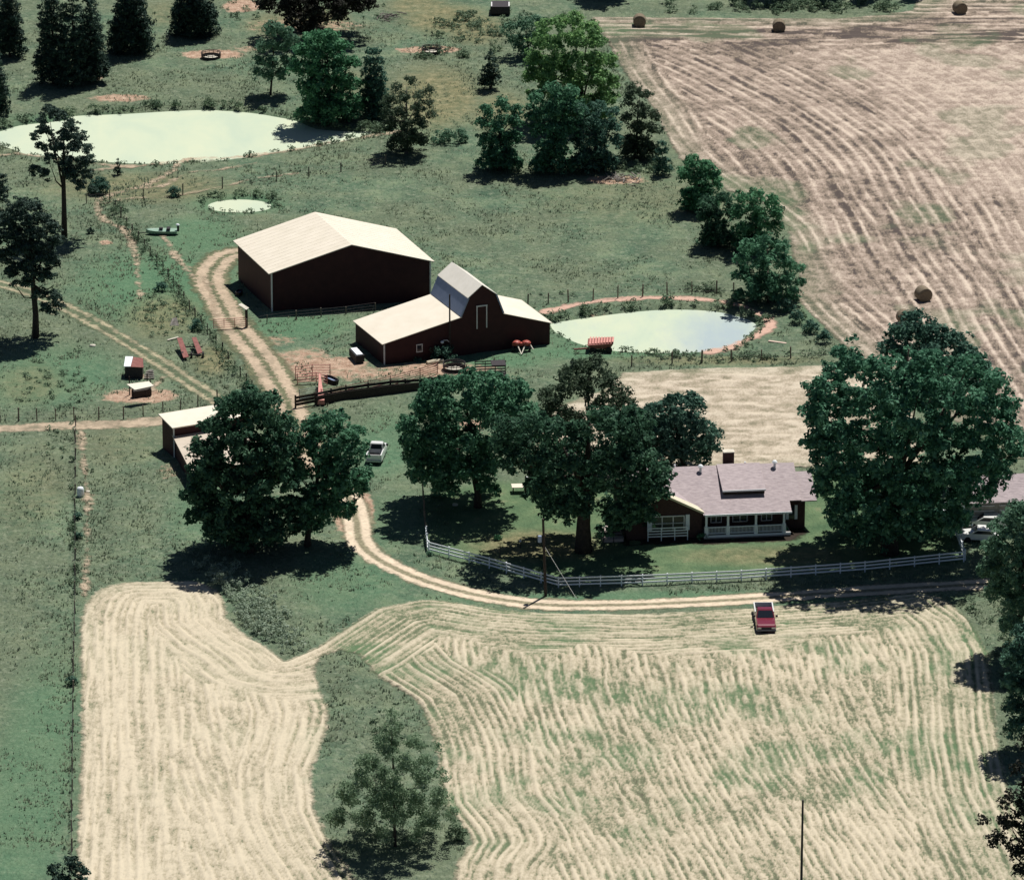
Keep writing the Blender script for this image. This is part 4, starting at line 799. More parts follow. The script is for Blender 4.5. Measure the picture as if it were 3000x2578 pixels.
m.slab([HW(-8.0, 1.0, zr(1.0)), HW(0, 1.0, zr(1.0)), HW(0, 7, zr(7)), HW(-8.1, 7, zr(7))], .1)
m.slab([HW(0, 0, zr(0)), HW(9.25, 0, zr(0)), HW(9.25, 7, zr(7)), HW(0, 7, zr(7))], .1)
m.slab([HW(9.25, 1.6, zr(1.6)), HW(10.5, 1.6, zr(1.6)), HW(10.5, 7, zr(7)), HW(9.25, 7, zr(7))], .1)
m.slab([HW(10.5, 2.0, zr(1.6)-.25), HW(12.2, 2.0, zr(1.6)-.25), HW(12.2, 6.0, zr(6)-.25), HW(10.5, 6.0, zr(6)-.25)], .1)
m.slab([HW(10.5, 6.0, zr(6)-.25), HW(12.2, 6.0, zr(6)-.25), HW(12.2, 11, 3.0), HW(10.5, 11, 3.0)], .1)
m.slab([HW(-8.1, 7, zr(7)), HW(10.5, 7, zr(7)), HW(10.5, 12.2, 3.45), HW(-8.1, 12.2, 3.45)], .1)
rf = m.build('roof', mShin, t_)
m = MB(); m.slab([HW(-4, .45, 5.0), HW(.12, .45, 2.88), HW(.12, 4.2, 2.9), HW(-4, 5.6, 5.02)], .12); m.slab([HW(-8.2, .45, 2.88), HW(-4, .45, 5.0), HW(-4, 5.6, 5.02), HW(-8.2, 4.2, 2.9)], .12); m.build('wing_roof', mShin, t_)
m = MB()
for sx, ex_ in ((-4, .14), (-4, -8.22)): m.hexa([HW(sx, .40, 4.78), HW(ex_, .40, 2.66), HW(ex_, .52, 2.66), HW(sx, .52, 4.78)], [HW(sx, .28, 5.06), HW(ex_, .28, 2.94), HW(ex_, 1.35, 3.0), HW(sx, 1.35, 5.12)])
m.build('gable_fascia', gmat('cream_fascia', (.60, .55, .42), (.72, .66, .50), 3, .6, .1), t_)
m = MB(); hbox(m, .15, 9.27, -.06, .02, 2.58, 2.78); m.build('gutter', mWhite, rf)
# dormer
m = MB(); x0, x1, yf = 2.35, 6.9, 2.75
m.slab([HW(x0, yf-.25, 4.42), HW(x1, yf-.25, 4.42), HW(x1, 7.02, 5.72), HW(x0, 7.02, 5.72)], .08); dro = m.build('dormer', mShin, rf)
m = MB(); hbox(m, x0, x1, yf-.3, yf-.24, 4.28, 4.44); m.build('fascia', mWhite, t_)
m = MB(); m.prism([HW(x0+.1, yf, zr(yf)-.1), HW(x0+.1, yf, 4.36), HW(x0+.1, 6.9, 5.6)], tuple(hx*(x1-x0-.2))); m.build('dormer_wall', mWoodD, t_)
m = MB(); hbox(m, 3.2, 4.3, 7.6, 8.4, 4.5, 6.7); ch = m.build('chimney', mBrick, rf); m = MB(); hbox(m, 3.15, 4.35, 7.55, 8.45, 6.7, 6.8); m.build('chimney_cap', mStone, t_)
for vx_, vy in ((.55, 6.2), (8.4, 6.4)):
    m = MB(); c = HW(vx_, vy, zr(vy)-.1); m.tube([c, (c[0], c[1], c[2]+.65)], .13, 8); m.lathe((c[0], c[1], c[2]+.6), [(.26, 0), (.3, .08), (.18, .24), (.02, .3)], 10); m.build('roof_vent', mWhite, t_)
for vx_ in (-2.0, -3.3, 5.4):
    m = MB(); c = HW(vx_, 7.3, 5.35); m.tube([c, (c[0], c[1], c[2]+.4)], .09, 8); m.build('vent_pipe', mWhite, t_)
# porch
m = MB(); hbox(m, .1, 9.2, .15, 2.2, 0, .42); po = m.build('porch_floor', gmat('porch_deck', (.20, .19, .19), (.3, .29, .28), 4, .7), t_)
for px_ in (.35, 2.62, 5.55, 8.5):
    m = MB(); hbox(m, px_-.11, px_+.11, .2, .42, .42, 2.6); hbox(m, px_-.19, px_+.19, .14, .5, .42, 1.35); m.build('porch_post', mWhite, t_)
for xa, xb in ((.5, 2.45), (2.8, 5.37), (5.73, 8.3)):
    m = MB(); hbox(m, xa, xb, .25, .37, 1.2, 1.3); hbox(m, xa, xb, .25, .37, .55, .62); n_ = int((xb-xa)/.14)
    for k in range(n_): x_ = xa+(k+.5)*(xb-xa)/n_; hbox(m, x_-.022, x_+.022, .29, .33, .62, 1.2)
    m.build('porch_railing', mWhite, t_)
m = MB(); hbox(m, .1, 9.2, .10, .15, .2, .44); m.build('porch_skirt', mWhite, t_)
for xa, xb, nm in ((1.1, 2.2, 'window'), (3.4, 4.9, 'window'), (6.4, 7.5, 'window')):
    m = MB(); hbox(m, xa, xb, 2.14, 2.2, 1.1, 2.5); wo = m.build('window', mGlass, t_); m = MB()
    for q in (xa, (xa+xb)/2, xb): hbox(m, q-.04, q+.04, 2.1, 2.14, 1.05, 2.55)
    hbox(m, xa, xb, 2.1, 2.14, 2.48, 2.56); hbox(m, xa, xb, 2.1, 2.14, 1.05, 1.13); m.build('window_frame', mTrim, wo)
m = MB(); hbox(m, 5.2, 6.05, 2.13, 2.2, .42, 2.45); m.build('front_door', mWoodD, t_)
m = MB(); hbox(m, 9.3, 9.9, 2.14, 2.2, 1.15, 2.6); wo = m.build('window', mGlass, t_); m = MB(); hbox(m, 9.9, 10.2, 2.12, 2.18, 1.1, 2.65); hbox(m, 9.0, 9.28, 2.12, 2.18, 1.1, 2.65); m.build('shutter', mWhite, wo)
m = MB(); hbox(m, -5.3, -1.9, .84, .9, 1.0, 2.45); wo = m.build('picture_window', mGlass, t_); m = MB()
for q in (-5.3, -4.2, -3.05, -1.9): hbox(m, q-.05, q+.05, .78, .84, 1.0, 2.45)
hbox(m, -5.35, -1.85, .78, .84, 2.42, 2.54); hbox(m, -5.35, -1.85, .78, .84, 1.68, 1.74); m.build('window_frame', mTrim, wo)
for q in (-5.75, -1.75):
    m = MB(); hbox(m, q, q+.42, .76, .88, .9, 2.6); m.build('shutter', mWhite, wo)
m = MB()
for zz in (.5, .8, 1.1, 1.4): hbox(m, -5.8, -1.6, .1, .16, zz, zz+.1)
for q in (-5.8, -4.4, -3.0, -1.66): hbox(m, q, q+.09, .16, .24, 0, 1.5)
m.build('balcony_rail', mWhite, t_)
shadep = np.array([HW(-8.6, -.9, 0)[:2], HW(-1.5, -1.0, 0)[:2], HW(0, -1.6, 0)[:2], HW(9.6, -1.5, 0)[:2], HW(11.2, 1.0, 0)[:2], HW(11.2, 3, 0)[:2], HW(-8.6, 2, 0)[:2]])
sheet('porch_shade_strip', .03, (.25, .35), .8, track_mat('painted_shade', (.045, .035, .028), (.04, .04, .03), None), bb(shadep, 1.5), lambda x, y: (sdpoly(x, y, shadep), {}, 0*x))  # dark sheet standing in for the house's shadow along the porch front
# side deck
dk = thing('garden_deck', 'small pinkish deck with a dark rail left of the brick house', 'deck', HW(-9.4, 1.5, 0))
m = MB(); hbox(m, -10.4, -8.2, .4, 4.4, .0, .35); m.build('deck_floor', gmat('pink_boards', (.40, .33, .31), (.52, .44, .41), 3, .8, .3), dk)
m = MB()
for zz in (.75, 1.1): hbox(m, -10.4, -8.2, .34, .40, zz, zz+.08)
for q in (-10.4, -9.35, -8.28): hbox(m, q, q+.08, .28, .34, 0, 1.2)
m.build('deck_rail', mWoodD, dk)

# ------------------------------------------------------------------ garage at the right edge
O2 = v3(P(2822, 1476, 2.7))
def GW(x, y, z): p = O2+hx*x+hy*y; return (p[0], p[1], z)
def gbox(m, x0, x1, y0, y1, z0, z1): return m.hexa([GW(x0, y0, z0), GW(x1, y0, z0), GW(x1, y1, z0), GW(x0, y1, z0)], [GW(x0, y0, z1), GW(x1, y0, z1), GW(x1, y1, z1), GW(x0, y1, z1)])
t_ = thing('garage', 'grey roofed garage with pale siding at the right edge behind the parked cars', 'garage', GW(5, 3, 0))
m = MB(); gbox(m, .1, 11, .5, 7, -.1, 2.7); m.build('wall', mGarden, t_)
m = MB(); m.slab([GW(-.2, 0, 2.7), GW(11.3, 0, 2.7), GW(11.3, 3.8, 4.4), GW(-.2, 3.8, 4.4)], .1); m.slab([GW(-.2, 3.8, 4.4), GW(11.3, 3.8, 4.4), GW(11.3, 7.5, 2.7), GW(-.2, 7.5, 2.7)], .1); m.build('roof', mShin, t_)
for xa in (.7, 3.9, 7.1):
    m = MB(); gbox(m, xa, xa+2.7, .44, .5, 0, 2.2); dd_ = m.build('garage_door', mGarden, t_); m = MB()
    for zz in (.55, 1.1, 1.65, 2.2): gbox(m, xa, xa+2.7, .40, .44, zz-.04, zz+.03)
    m.build('door_rail', mTrim, dd_)
m = MB(); gbox(m, -.05, .25, .3, .5, 0, 2.6); m.build('corner_post', mWhite, t_)

# ------------------------------------------------------------------ fences
def along(pts, sp):
    out = []
    for i in range(len(pts)-1):
        a, b_ = v3(pts[i]), v3(pts[i+1]); n_ = max(1, round(np.linalg.norm(b_-a)/sp))
        for k in range(n_): out.append(a+(b_-a)*k/n_)
    out.append(v3(pts[-1])); return out
def rail_fence(name, label, pts, sp, hs, hgt, m_, pw=.12, rw=.15, cat='fence'):
    ps = along([D(x, y) for x, y in pts], sp); t_ = thing(name, label, cat, tuple(ps[0]))
    for p in ps:
        m = MB(); m.box((p[0], p[1], hgt/2-.1), (pw, pw, hgt+.2)); m.build('post', m_, t_)
    for h in hs:
        m = MB()
        for a, b_ in zip(ps[:-1], ps[1:]):
            n_ = np.array([-(b_-a)[1], (b_-a)[0], 0]); n_ /= np.linalg.norm(n_)+1e-9
            if n_[1] > 0: n_ = -n_
            o_ = n_*(pw/2+.03); m.bar((a[0]+o_[0], a[1]+o_[1], h), (b_[0]+o_[0], b_[1]+o_[1], h), .06, rw)
        m.build('rail', m_, t_)
    return t_
rail_fence('rail_fence', 'long white three rail fence along the front of the house yard', [(868, 1118), (990, 1150), (1130, 1190), (1300, 1185), (1500, 1176), (1750, 1158), (1950, 1137)], 2.4, (.42, .78, 1.14), 1.25, mWhite)
rail_fence('rail_fence', 'short white fence side at the left corner of the house yard', [(863, 1087), (867, 1116)], 2.4, (.42, .78, 1.14), 1.25, mWhite)
rail_fence('rail_fence', 'white fence side running back in the shade at the right of the yard', [(1953, 1134), (1935, 1085), (1905, 1038), (1942, 1034)], 2.4, (.42, .78, 1.14), 1.25, mWhite)
def wire_fence(label, pts, sp, hgt, pr=.07, m_=mWood, wires=(.35, .7, 1.05), cat='fence'):
    ps = along([D(x, y) for x, y in pts], sp); t_ = thing('wire_fence', label, cat, tuple(ps[0])); rr = random.Random(len(label))
    for p in ps:
        h = hgt*rr.uniform(.88, 1.12); m = MB(); m.tube([(p[0], p[1], -.1), (p[0]+rr.uniform(-.06, .06), p[1], h)], pr*rr.uniform(.8, 1.25), 6); m.build('post', m_, t_)
    m = MB()
    for h in wires:
        m.tube([(p[0], p[1], h) for p in ps], .012, 3, False)
    m.build('wire', mDark, t_); return t_
wire_fence('wire fence with dark posts along the road left of the walnut', [(-60, 858), (0, 853), (75, 852), (150, 850), (250, 848), (330, 838), (400, 826), (440, 815)], 2.3, 1.45)
wire_fence('long wire fence running down the left side of the front hayfield', [(153, 862), (152, 1000), (152, 1200), (148, 1400), (146, 1600), (144, 1850)], 5.0, 1.3)
wire_fence('wire fence with posts between the pasture and the barn pond', [(1068, 618), (1150, 612), (1250, 604), (1350, 598), (1450, 594), (1520, 596)], 2.6, 1.5)
wire_fence('weedy wire fence between the barn pond and the mown hay plot', [(1278, 742), (1360, 737), (1480, 732), (1600, 727), (1700, 722)], 4.2, 1.4, .09)
wire_fence('wire fence crossing the bank below the large pond', [(175, 412), (222, 408), (290, 402), (370, 395), (450, 382), (560, 368), (690, 350), (780, 335)], 5.5, 1.4)
wire_fence('wire fence running along the brushy side of the barn lane', [(222, 410), (268, 475), (330, 550), (395, 645), (420, 675)], 3.0, 1.3)
wire_fence('low dark wire fence in front of the machine shed', [(500, 664), (540, 655), (600, 648), (700, 638), (760, 630)], 3.0, 1.1)
wire_fence('thin wire fence going back from the left corner of the white fence', [(862, 1085), (858, 1045), (856, 1005)], 2.6, 1.8)
wire_fence('brown stretch of wire fence beside the lane above the corral', [(425, 685), (450, 715), (475, 750), (510, 790), (530, 825)], 2.6, 1.2, m_=mWoodD)
t_ = thing('pipe_gate', 'faded red pipe gate across the barn lane', 'gate', D(432, 668)); a, b_ = v3(D(432, 668)), v3(D(497, 664)); m = MB()
for h in (.25, .5, .75, 1.0, 1.25): m.bar(up(a, h), up(b_, h), .05)
for k in (0, .33, .66, 1): p = lerp(a, b_, k); m.bar(up(p, .2), up(p, 1.3), .06)
m.build('gate_panel', mPink, t_)
p = D(499, 662); m = MB(); m.tube([(p[0], p[1], 0), (p[0], p[1], 2.1)], .16, 8); m.build('gate_post', mWoodD, t_)
t_ = thing('board_sign', 'pale blank board tilted on top of the gate post', 'board', (p[0]-.3, p[1], 2.15)); m = MB(); m.slab([(p[0]-.95, p[1]+.5, 2.55), (p[0]-.6, p[1]+.9, 2.6), (p[0]+.3, p[1]+.1, 2.3), (p[0], p[1]-.3, 2.2)], .05); m.build('board', mStone, t_)

# corral: heavy board fence with a dark solid wall along the yard
def corral():
    t_ = rail_fence('corral_fence', 'dark weathered board fence along the front of the corral', [(598, 826), (640, 818), (700, 806), (790, 794), (850, 790), (900, 783)], 2.2, (.45, .85, 1.25), 1.5, mWoodD, .2, .3)
    a = [v3(D(x, y)) for x, y in ((640, 822), (700, 811), (790, 799), (880, 790))]; m = MB()
    for p, q in zip(a[:-1], a[1:]): m.bar(up(p, .55), up(q, .55), .06, 1.1)
    m.build('plank_wall', mWoodD, t_)
    rail_fence('pipe_fence', 'rusty pipe corral panels behind the dark board fence', [(650, 812), (700, 803), (790, 784), (850, 768), (885, 757)], 3.2, (.3, .55, .8, 1.05, 1.3), 1.45, mRust, .08, .05)
    rail_fence('pipe_fence', 'pale green corral panel at the left corner of the corral', [(606, 812), (640, 805)], 2.2, (.3, .55, .8, 1.05, 1.3), 1.4, gmat('pale_green_pipe', (.22, .28, .25), (.34, .40, .36), 4, .6), .08, .05)
corral()
t_ = rail_fence('livestock_fence', 'back row of the faded red cattle panels in the barnyard', [(598, 768), (632, 764), (668, 764)], 1.7, (.3, .6, .9, 1.2, 1.5), 1.6, mPink, .09, .06)
rail_fence('livestock_fence', 'front row of the faded red cattle panels in the barnyard', [(602, 778), (640, 775), (662, 780)], 1.7, (.3, .6, .9, 1.2), 1.3, mPink, .09, .06)
p = D(648, 806); t_ = thing('cattle_chute', 'narrow faded red cattle chute between the panels and the corral', 'chute', p); k = mpp(800); m = MB()
q0, q1 = v3(D(647, 782)), v3(D(650, 822))
m.hexa([up(q0+v3((-.15, 0, 0)), .3), up(q0+v3((.15, 0, 0)), .3), up(q1+v3((.4, 0, 0)), .2), up(q1+v3((-.4, 0, 0)), .2)], [up(q0+v3((-.08, 0, 0)), 1.5), up(q0+v3((.08, 0, 0)), 1.5), up(q1+v3((.36, 0, 0)), .7), up(q1+v3((-.36, 0, 0)), .7)]); m.build('chute_side', mPink, t_)
m = MB(); m.bar(up(q1+v3((-.7, 0, 0)), 1.5), up(q1+v3((.7, 0, 0)), 1.5), .08); m.bar(up(q1+v3((-.7, 0, 0)), 0), up(q1+v3((-.7, 0, 0)), 1.6), .1); m.bar(up(q1+v3((.7, 0, 0)), 0), up(q1+v3((.7, 0, 0)), 1.6), .1); m.build('chute_gate', mWoodD, t_)
# ------------------------------------------------------------------ troughs, feeders, odds and ends
def trough(label, c, L_, W_, H_, ang, shell=mBlack, inner=mBlue, cat='trough'):
    t_ = thing('trough', label, cat, c); co, si = math.cos(ang), math.sin(ang)
    def lp(x, y, z): return (c[0]+x*co-y*si, c[1]+x*si+y*co, z)
    n_ = 20; m = MB()
    def ring(s_, z): return [lp((L_/2*s_)*math.copysign(abs(math.cos(a))**.5, math.cos(a)), (W_/2*s_)*math.copysign(abs(math.sin(a))**.7, math.sin(a)), z) for a in [2*math.pi*i/n_ for i in range(n_)]]
    rs = [ring(.9, 0.02), ring(1, H_), ring(.9, H_), ring(.82, .12)]; vs = sum(rs, [])
    m.add(vs, [(i*n_+k, i*n_+(k+1) % n_, (i+1)*n_+(k+1) % n_, (i+1)*n_+k) for i in range(3) for k in range(n_)]); m.build('shell', shell, t_)
    m = MB(); m.add(ring(.86, H_*.5), [tuple(range(n_))]); m.build('water', inner, t_)
trough('black trough beside the faded red cattle panels', D(671, 774), 2.3, .9, .55, -.95)
trough('small grey trough by the left wall of the machine shed', D(484, 597), 1.3, .7, .5, 1.3, mDark)
def ring_feeder(label, p, rad=1.25, hgt=.85):
    t_ = thing('ring_feeder', label, 'feeder', p, 'round hay feeders'); m = MB()
    m.lathe((p[0], p[1], 0), [(rad*.97, .02), (rad, .02), (rad, hgt*.55), (rad*.97, hgt*.55), (rad*.97, .02)], 28); m.build('ring', mDark, t_)
    m = MB()
    for z in (hgt*.78, hgt): m.lathe((p[0], p[1], z), [(rad*.97, -.04), (rad*1.02, -.04), (rad*1.02, .04), (rad*.97, .04), (rad*.97, -.04)], 28)
    for k in range(14): a = 6.283*k/14; m.bar((p[0]+rad*math.cos(a), p[1]+rad*math.sin(a), .3), (p[0]+rad*math.cos(a), p[1]+rad*math.sin(a), hgt), .05)
    m.build('top_rail', mDark, t_)
    m = MB(); m.blob((p[0], p[1], .1), (rad*.7, rad*.7, .22), 3, .3, 14); m.build('hay', mStone, t_)
ring_feeder('round feeder ring on bare dirt above the large pond', D(427, 119), 1.28)
ring_feeder('round feeder ring on a red dirt patch above the half bare tree', D(873, 108), 1.25)
ring_feeder('round feeder ring in front of the gambrel barn', D(919, 749), 1.25)
# hay bunk by the barn
def obox(m, c, L_, W_, z0, z1, ang): return m.box((c[0], c[1], (z0+z1)/2), (L_, W_, z1-z0), ang)
c = D(722, 730); t_ = thing('feed_bunk', 'black box feeder with a white top left of the gambrel barn', 'feeder', c); m = MB(); obox(m, c, 1.0, 2.7, .25, 1.05, .32); m.build('box', mBlack, t_)
m = MB(); obox(m, (c[0], c[1]+.1, 0), .72, 2.4, 1.05, 1.12, .32); m.build('lid', mWhite, t_)
for dx, dy in ((-.3, -1.1), (.3, -1.1), (-.3, 1.1), (.3, 1.1)):
    m = MB(); co, si = math.cos(.32), math.sin(.32); obox(m, (c[0]+dx*co-dy*si, c[1]+dx*si+dy*co, 0), .1, .1, 0, .25, .32); m.build('leg', mDark, t_)
# pale log and stock trailer
a, b_ = D(864, 739), D(897, 734); t_ = thing('log', 'pale barkless log lying in front of the gambrel barn', 'log', a); m = MB(); m.tube([(a[0], a[1], .25), ((a[0]+b_[0])/2, (a[1]+b_[1])/2, .3), (b_[0], b_[1], .24)], [.24, .27, .2], 9); m.build('log_trunk', gmat('pale_wood', (.50, .44, .32), (.68, .61, .46), 3, .8), t_)
c = D(992, 768); t_ = thing('stock_trailer', 'black slatted livestock trailer rising above the yard maple', 'trailer', c); m = MB(); obox(m, c, 3.6, 1.9, .55, .7, .1); m.build('deck', mDark, t_)
for s_ in (-1, 1):
    m = MB()
    for h in (.95, 1.25, 1.55, 1.85): m.bar((c[0]-1.7, c[1]-.17+s_*.9, h), (c[0]+1.7, c[1]+.17+s_*.9, h), .05, .12)
    for k in range(4): x_ = -1.7+k*1.13; m.bar((c[0]+x_, c[1]+x_*.1+s_*.9, .6), (c[0]+x_, c[1]+x_*.1+s_*.9, 1.9), .09)
    m.build('side_rack', mDark, t_)
m = MB(); obox(m, (c[0]+.9, c[1], 0), 1.6, 1.8, 1.9, 2.0, .1); m.build('front_roof', mDark, t_)
m = MB(); m.bar((c[0]-1.8, c[1]-.1, .6), (c[0]-3.1, c[1]-.2, .6), .12); m.build('drawbar', mDark, t_)
for s_ in (-1, 1):
    m = MB(); m.tube([(c[0], c[1]+s_*1.0, .35), (c[0], c[1]+s_*1.2, .35)], .35, 14); m.build('wheel', mBlack, t_)
# red mower and wagon
mRI = gmat('faded_red_paint', (.34, .05, .04), (.46, .12, .09), 3, .5, .1)
c = D(1055, 712); t_ = thing('hay_rake', 'bright red three point implement in front of the gambrel barn', 'farm implement', c); m = MB()
m.box((c[0], c[1], .95), (2.1, .5, .3)); m.blob((c[0]-.55, c[1], 1.1), (.5, .5, .28), 4, .1, 12); m.blob((c[0]+.55, c[1], 1.1), (.5, .5, .28), 5, .1, 12); m.build('frame', mRI, t_)
m = MB(); m.bar((c[0]-.45, c[1]-.2, .9), (c[0], c[1]-1.6, .25), .1); m.bar((c[0]+.45, c[1]-.2, .9), (c[0], c[1]-1.6, .25), .1); m.build('hitch', mStone, t_)
m = MB(); m.bar((c[0]+1.0, c[1]-.1, .9), (c[0]+1.35, c[1]-.7, .5), .09); m.build('arm', mStone, t_)
for s_ in (-.95, .95):
    m = MB(); m.tube([(c[0]+s_-.11, c[1]-.1, .42), (c[0]+s_+.11, c[1]-.1, .42)], .42, 14); m.build('wheel', mBlack, t_)
c = D(1215, 710); t_ = thing('hay_wagon', 'faded red wagon with slatted sides at the edge of the barn pond', 'wagon', c); m = MB()
m.hexa([(c[0]-1.1, c[1]-1.0, .55), (c[0]+1.1, c[1]-.8, .55), (c[0]+1.1, c[1]+.9, .55), (c[0]-1.1, c[1]+.7, .55)], [(c[0]-1.5, c[1]-1.2, 1.05), (c[0]+1.45, c[1]-1.0, 1.2), (c[0]+1.45, c[1]+1.1, 1.3), (c[0]-1.4, c[1]+.9, 1.15)]); m.build('box', mRust, t_)
m = MB()
for k in range(9): x_ = -1.2+k*.32; m.bar((c[0]+x_, c[1]-.9, 1.12+.03*k), (c[0]+x_+.1, c[1]+1.0, 1.3), .2, .05)
m.build('slat', mPink, t_)
m = MB(); m.bar((c[0]-1.3, c[1]-.9, .6), (c[0]-3.0, c[1]-1.1, .55), .16); m.build('drawbar', mRust, t_)
for dx, dy in ((-.9, -1.0), (.95, -.95), (-.9, .85), (.95, .95)):
    m = MB(); m.tube([(c[0]+dx, c[1]+dy-.09, .38), (c[0]+dx, c[1]+dy+.09, .38)], .38, 12); m.build('wheel', mBlack, t_)
# ramps on a cart
c = D(388, 716); t_ = thing('ramp_cart', 'old cart carrying two long rusty red ramps in the weeds', 'farm implement', c)
for rq in (((358, 684, 1.3), (368, 683, 1.3), (382, 722, .45), (371, 724, .45)), ((388, 683, 1.2), (397, 682, 1.2), (410, 713, .45), (400, 716, .45))):
    a, a2, b2, b1 = [v3(D(*q_)) for q_ in rq]
    m = MB(); m.slab([tuple(b1), tuple(b2), tuple(a2), tuple(a)], .08); m.build('ramp', mRust, t_)
m = MB(); m.bar((c[0]-1.0, c[1]+.8, .55), (c[0]+1.2, c[1]+.8, .55), .12); m.bar((c[0]-.9, c[1]-1.5, .4), (c[0]+1.2, c[1]-1.5, .4), .12); m.build('axle', mDark, t_)
for dx in (-.95, .05, 1.35):
    m = MB(); m.tube([(c[0]+dx-.1, c[1]-1.4, .35), (c[0]+dx+.1, c[1]-1.4, .35)], .38, 12); m.build('wheel', mBlack, t_)
# coop and mineral feeder shelter
c = D(272, 763); t_ = thing('calf_hutch', 'small dark hutch with a red and white patched roof', 'hutch', c); m = MB(); m.hexa([(c[0]-1.0, c[1]-.7, 0), (c[0]+.95, c[1]-.7, 0), (c[0]+.95, c[1]+1.2, 0), (c[0]-1.0, c[1]+1.2, 0)], [(c[0]-1.0, c[1]-.7, 1.45), (c[0]+.95, c[1]-.7, 1.35), (c[0]+.95, c[1]+1.2, 1.7), (c[0]-1.0, c[1]+1.2, 1.8)]); m.build('wall', mDark, t_)
m = MB(); m.slab([(c[0]-1.1, c[1]-.8, 1.55), (c[0]-.35, c[1]-.8, 1.55), (c[0]-.2, c[1]+1.4, 1.95), (c[0]-1.05, c[1]+1.4, 1.95)], .07); m.build('white_roof_panel', mWhite, t_)
m = MB(); m.slab([(c[0]-.33, c[1]-.8, 1.5), (c[0]+1.1, c[1]-.8, 1.42), (c[0]+.9, c[1]+1.3, 1.78), (c[0]-.18, c[1]+1.4, 1.9)], .07); m.build('red_roof_panel', mRust, t_)
t2 = thing('log_pile', 'heap of old grey boards stacked against the small dark hutch', 'wood pile', (c[0]+1.6, c[1], 0)); m = MB()
for k in range(9): m.bar((c[0]+1.1+.05*k, c[1]-.8+.2*k, .12+.13*(k % 5)), (c[0]+2.3-.04*k, c[1]-.7+.17*k, .15+.15*(k % 5)), .18, .1)
m.build('board', mDebris, t2)
c = D(286, 806); t_ = thing('feeder_shelter', 'open feeder shelter with a cream slab roof on four posts', 'shelter', c); m = MB()
q = [P(426, 1142, 2.1), P(492, 1134.5, 2.1), P(480, 1117, 2.45), P(405, 1128, 2.45)]; q = [P(409+.0, 1141, 2.1), P(478, 1130, 2.1), P(450+30, 1117, 2.45), P(371+34, 1128, 2.45)]
q = [P(395, 1142, 2.0), P(451, 1130, 2.0), P(436, 1117, 2.35), P(371, 1125.5, 2.35)]
m.slab(q, .09); m.build('roof', mRoofW, t_)
for k, (x_, y_) in enumerate(((389, 1168), (441, 1160), (380, 1158), (432, 1150))):
    p = P(x_, y_); m = MB(); m.bar((p[0], p[1], 0), (p[0], p[1], 1.95 if k < 2 else 2.2), .12); m.build('post', mWoodD, t_)
pa, pb = P(389, 1167), P(441, 1159); m = MB(); m.bar((pa[0], pa[1], .5), (pb[0], pb[1], .5), .7, .75); m.build('feed_box', mWoodD, t_)
# boat on a trailer
c = D(331, 474); t_ = thing('boat', 'pale green bass boat resting on the grass near the brushy fence', 'boat', c); m = MB()
sec = [(-2.1, .05, .66), (-1.7, .4, .60), (-1.0, .62, .56), (0, .7, .54), (1.0, .7, .54), (1.6, .66, .54)]; vs = []
for x_, w_, z_ in sec: vs += [(c[0]+x_, c[1]-w_, z_), (c[0]+x_, c[1]-w_*.7, .15), (c[0]+x_, c[1]+w_*.7, .15), (c[0]+x_, c[1]+w_, z_), (c[0]+x_, c[1]+w_*.8, z_-.05), (c[0]+x_, c[1]-w_*.8, z_-.05)]
m.add(vs, [(i*6+k, i*6+(k+1) % 6, (i+1)*6+(k+1) % 6, (i+1)*6+k) for i in range(5) for k in range(6)]+[(5, 4, 3, 2, 1, 0), tuple(30+k for k in range(6))]); m.build('hull', mBoat, t_)
for dx_, wx_ in ((-.3, .5), (.6, .9)):
    m = MB(); m.box((c[0]+dx_, c[1], .72), (.45, wx_, .18)); m.build('seat', mBlack, t_)
m = MB(); m.box((c[0]+1.75, c[1], .75), (.25, .3, .75)); mo = m.build('motor', mBlack, t_); m = MB(); m.blob((c[0]+1.72, c[1], 1.15), (.24, .2, .16), 2, .1, 10); m.build('motor_cover', mWhite, t_)
m = MB(); m.bar((c[0]-2.1, c[1], .2), (c[0]-3.0, c[1]-.1, .2), .1); m.build('trailer_tongue', mDark, t_)
# utility poles
b0 = D(1104, 1206); t_ = thing('utility_pole', 'utility pole with a grey transformer standing at the white fence', 'utility pole', b0); top = P(1591, 1520)
hz = (1746-1521)/(27*(1746+5000)/6289*math.cos(PITCH+.03)); m = MB(); m.tube([(b0[0], b0[1], 0), (b0[0]-.28, b0[1], hz)], [.17, .12], 9); m.build('pole', mWoodD, t_)
m = MB(); m.tube([(b0[0]-.6, b0[1], hz*.70), (b0[0]-.6, b0[1], hz*.78)], .2, 12); m.build('transformer', mBlue, t_)
m = MB(); e0 = D(1163, 1212); m.tube([(b0[0]-.2, b0[1], hz*.66), (e0[0]+.2, e0[1], 0)], .025, 5); m.build('guy_wire', mTrim, t_)
b0 = D(1620, 1860); t_ = thing('utility_pole', 'thin bare pole rising from the bottom edge in the front hayfield', 'utility pole', b0); hz = (1860-1618)*mpp(1860)/.92; m = MB(); m.tube([(b0[0], b0[1], 0), (b0[0], b0[1], hz)], [.13, .09], 9); m.build('pole', mDark, t_)
b0 = D(1012, 1140); t_ = thing('signal_post', 'thin tee topped post behind the left part of the white fence', 'post', b0); m = MB(); m.tube([(b0[0], b0[1], 0), (b0[0], b0[1], 2.2)], .035, 6); m.bar((b0[0]-.25, b0[1], 2.2), (b0[0]+.25, b0[1], 2.2), .05); m.build('post', mDark, t_)
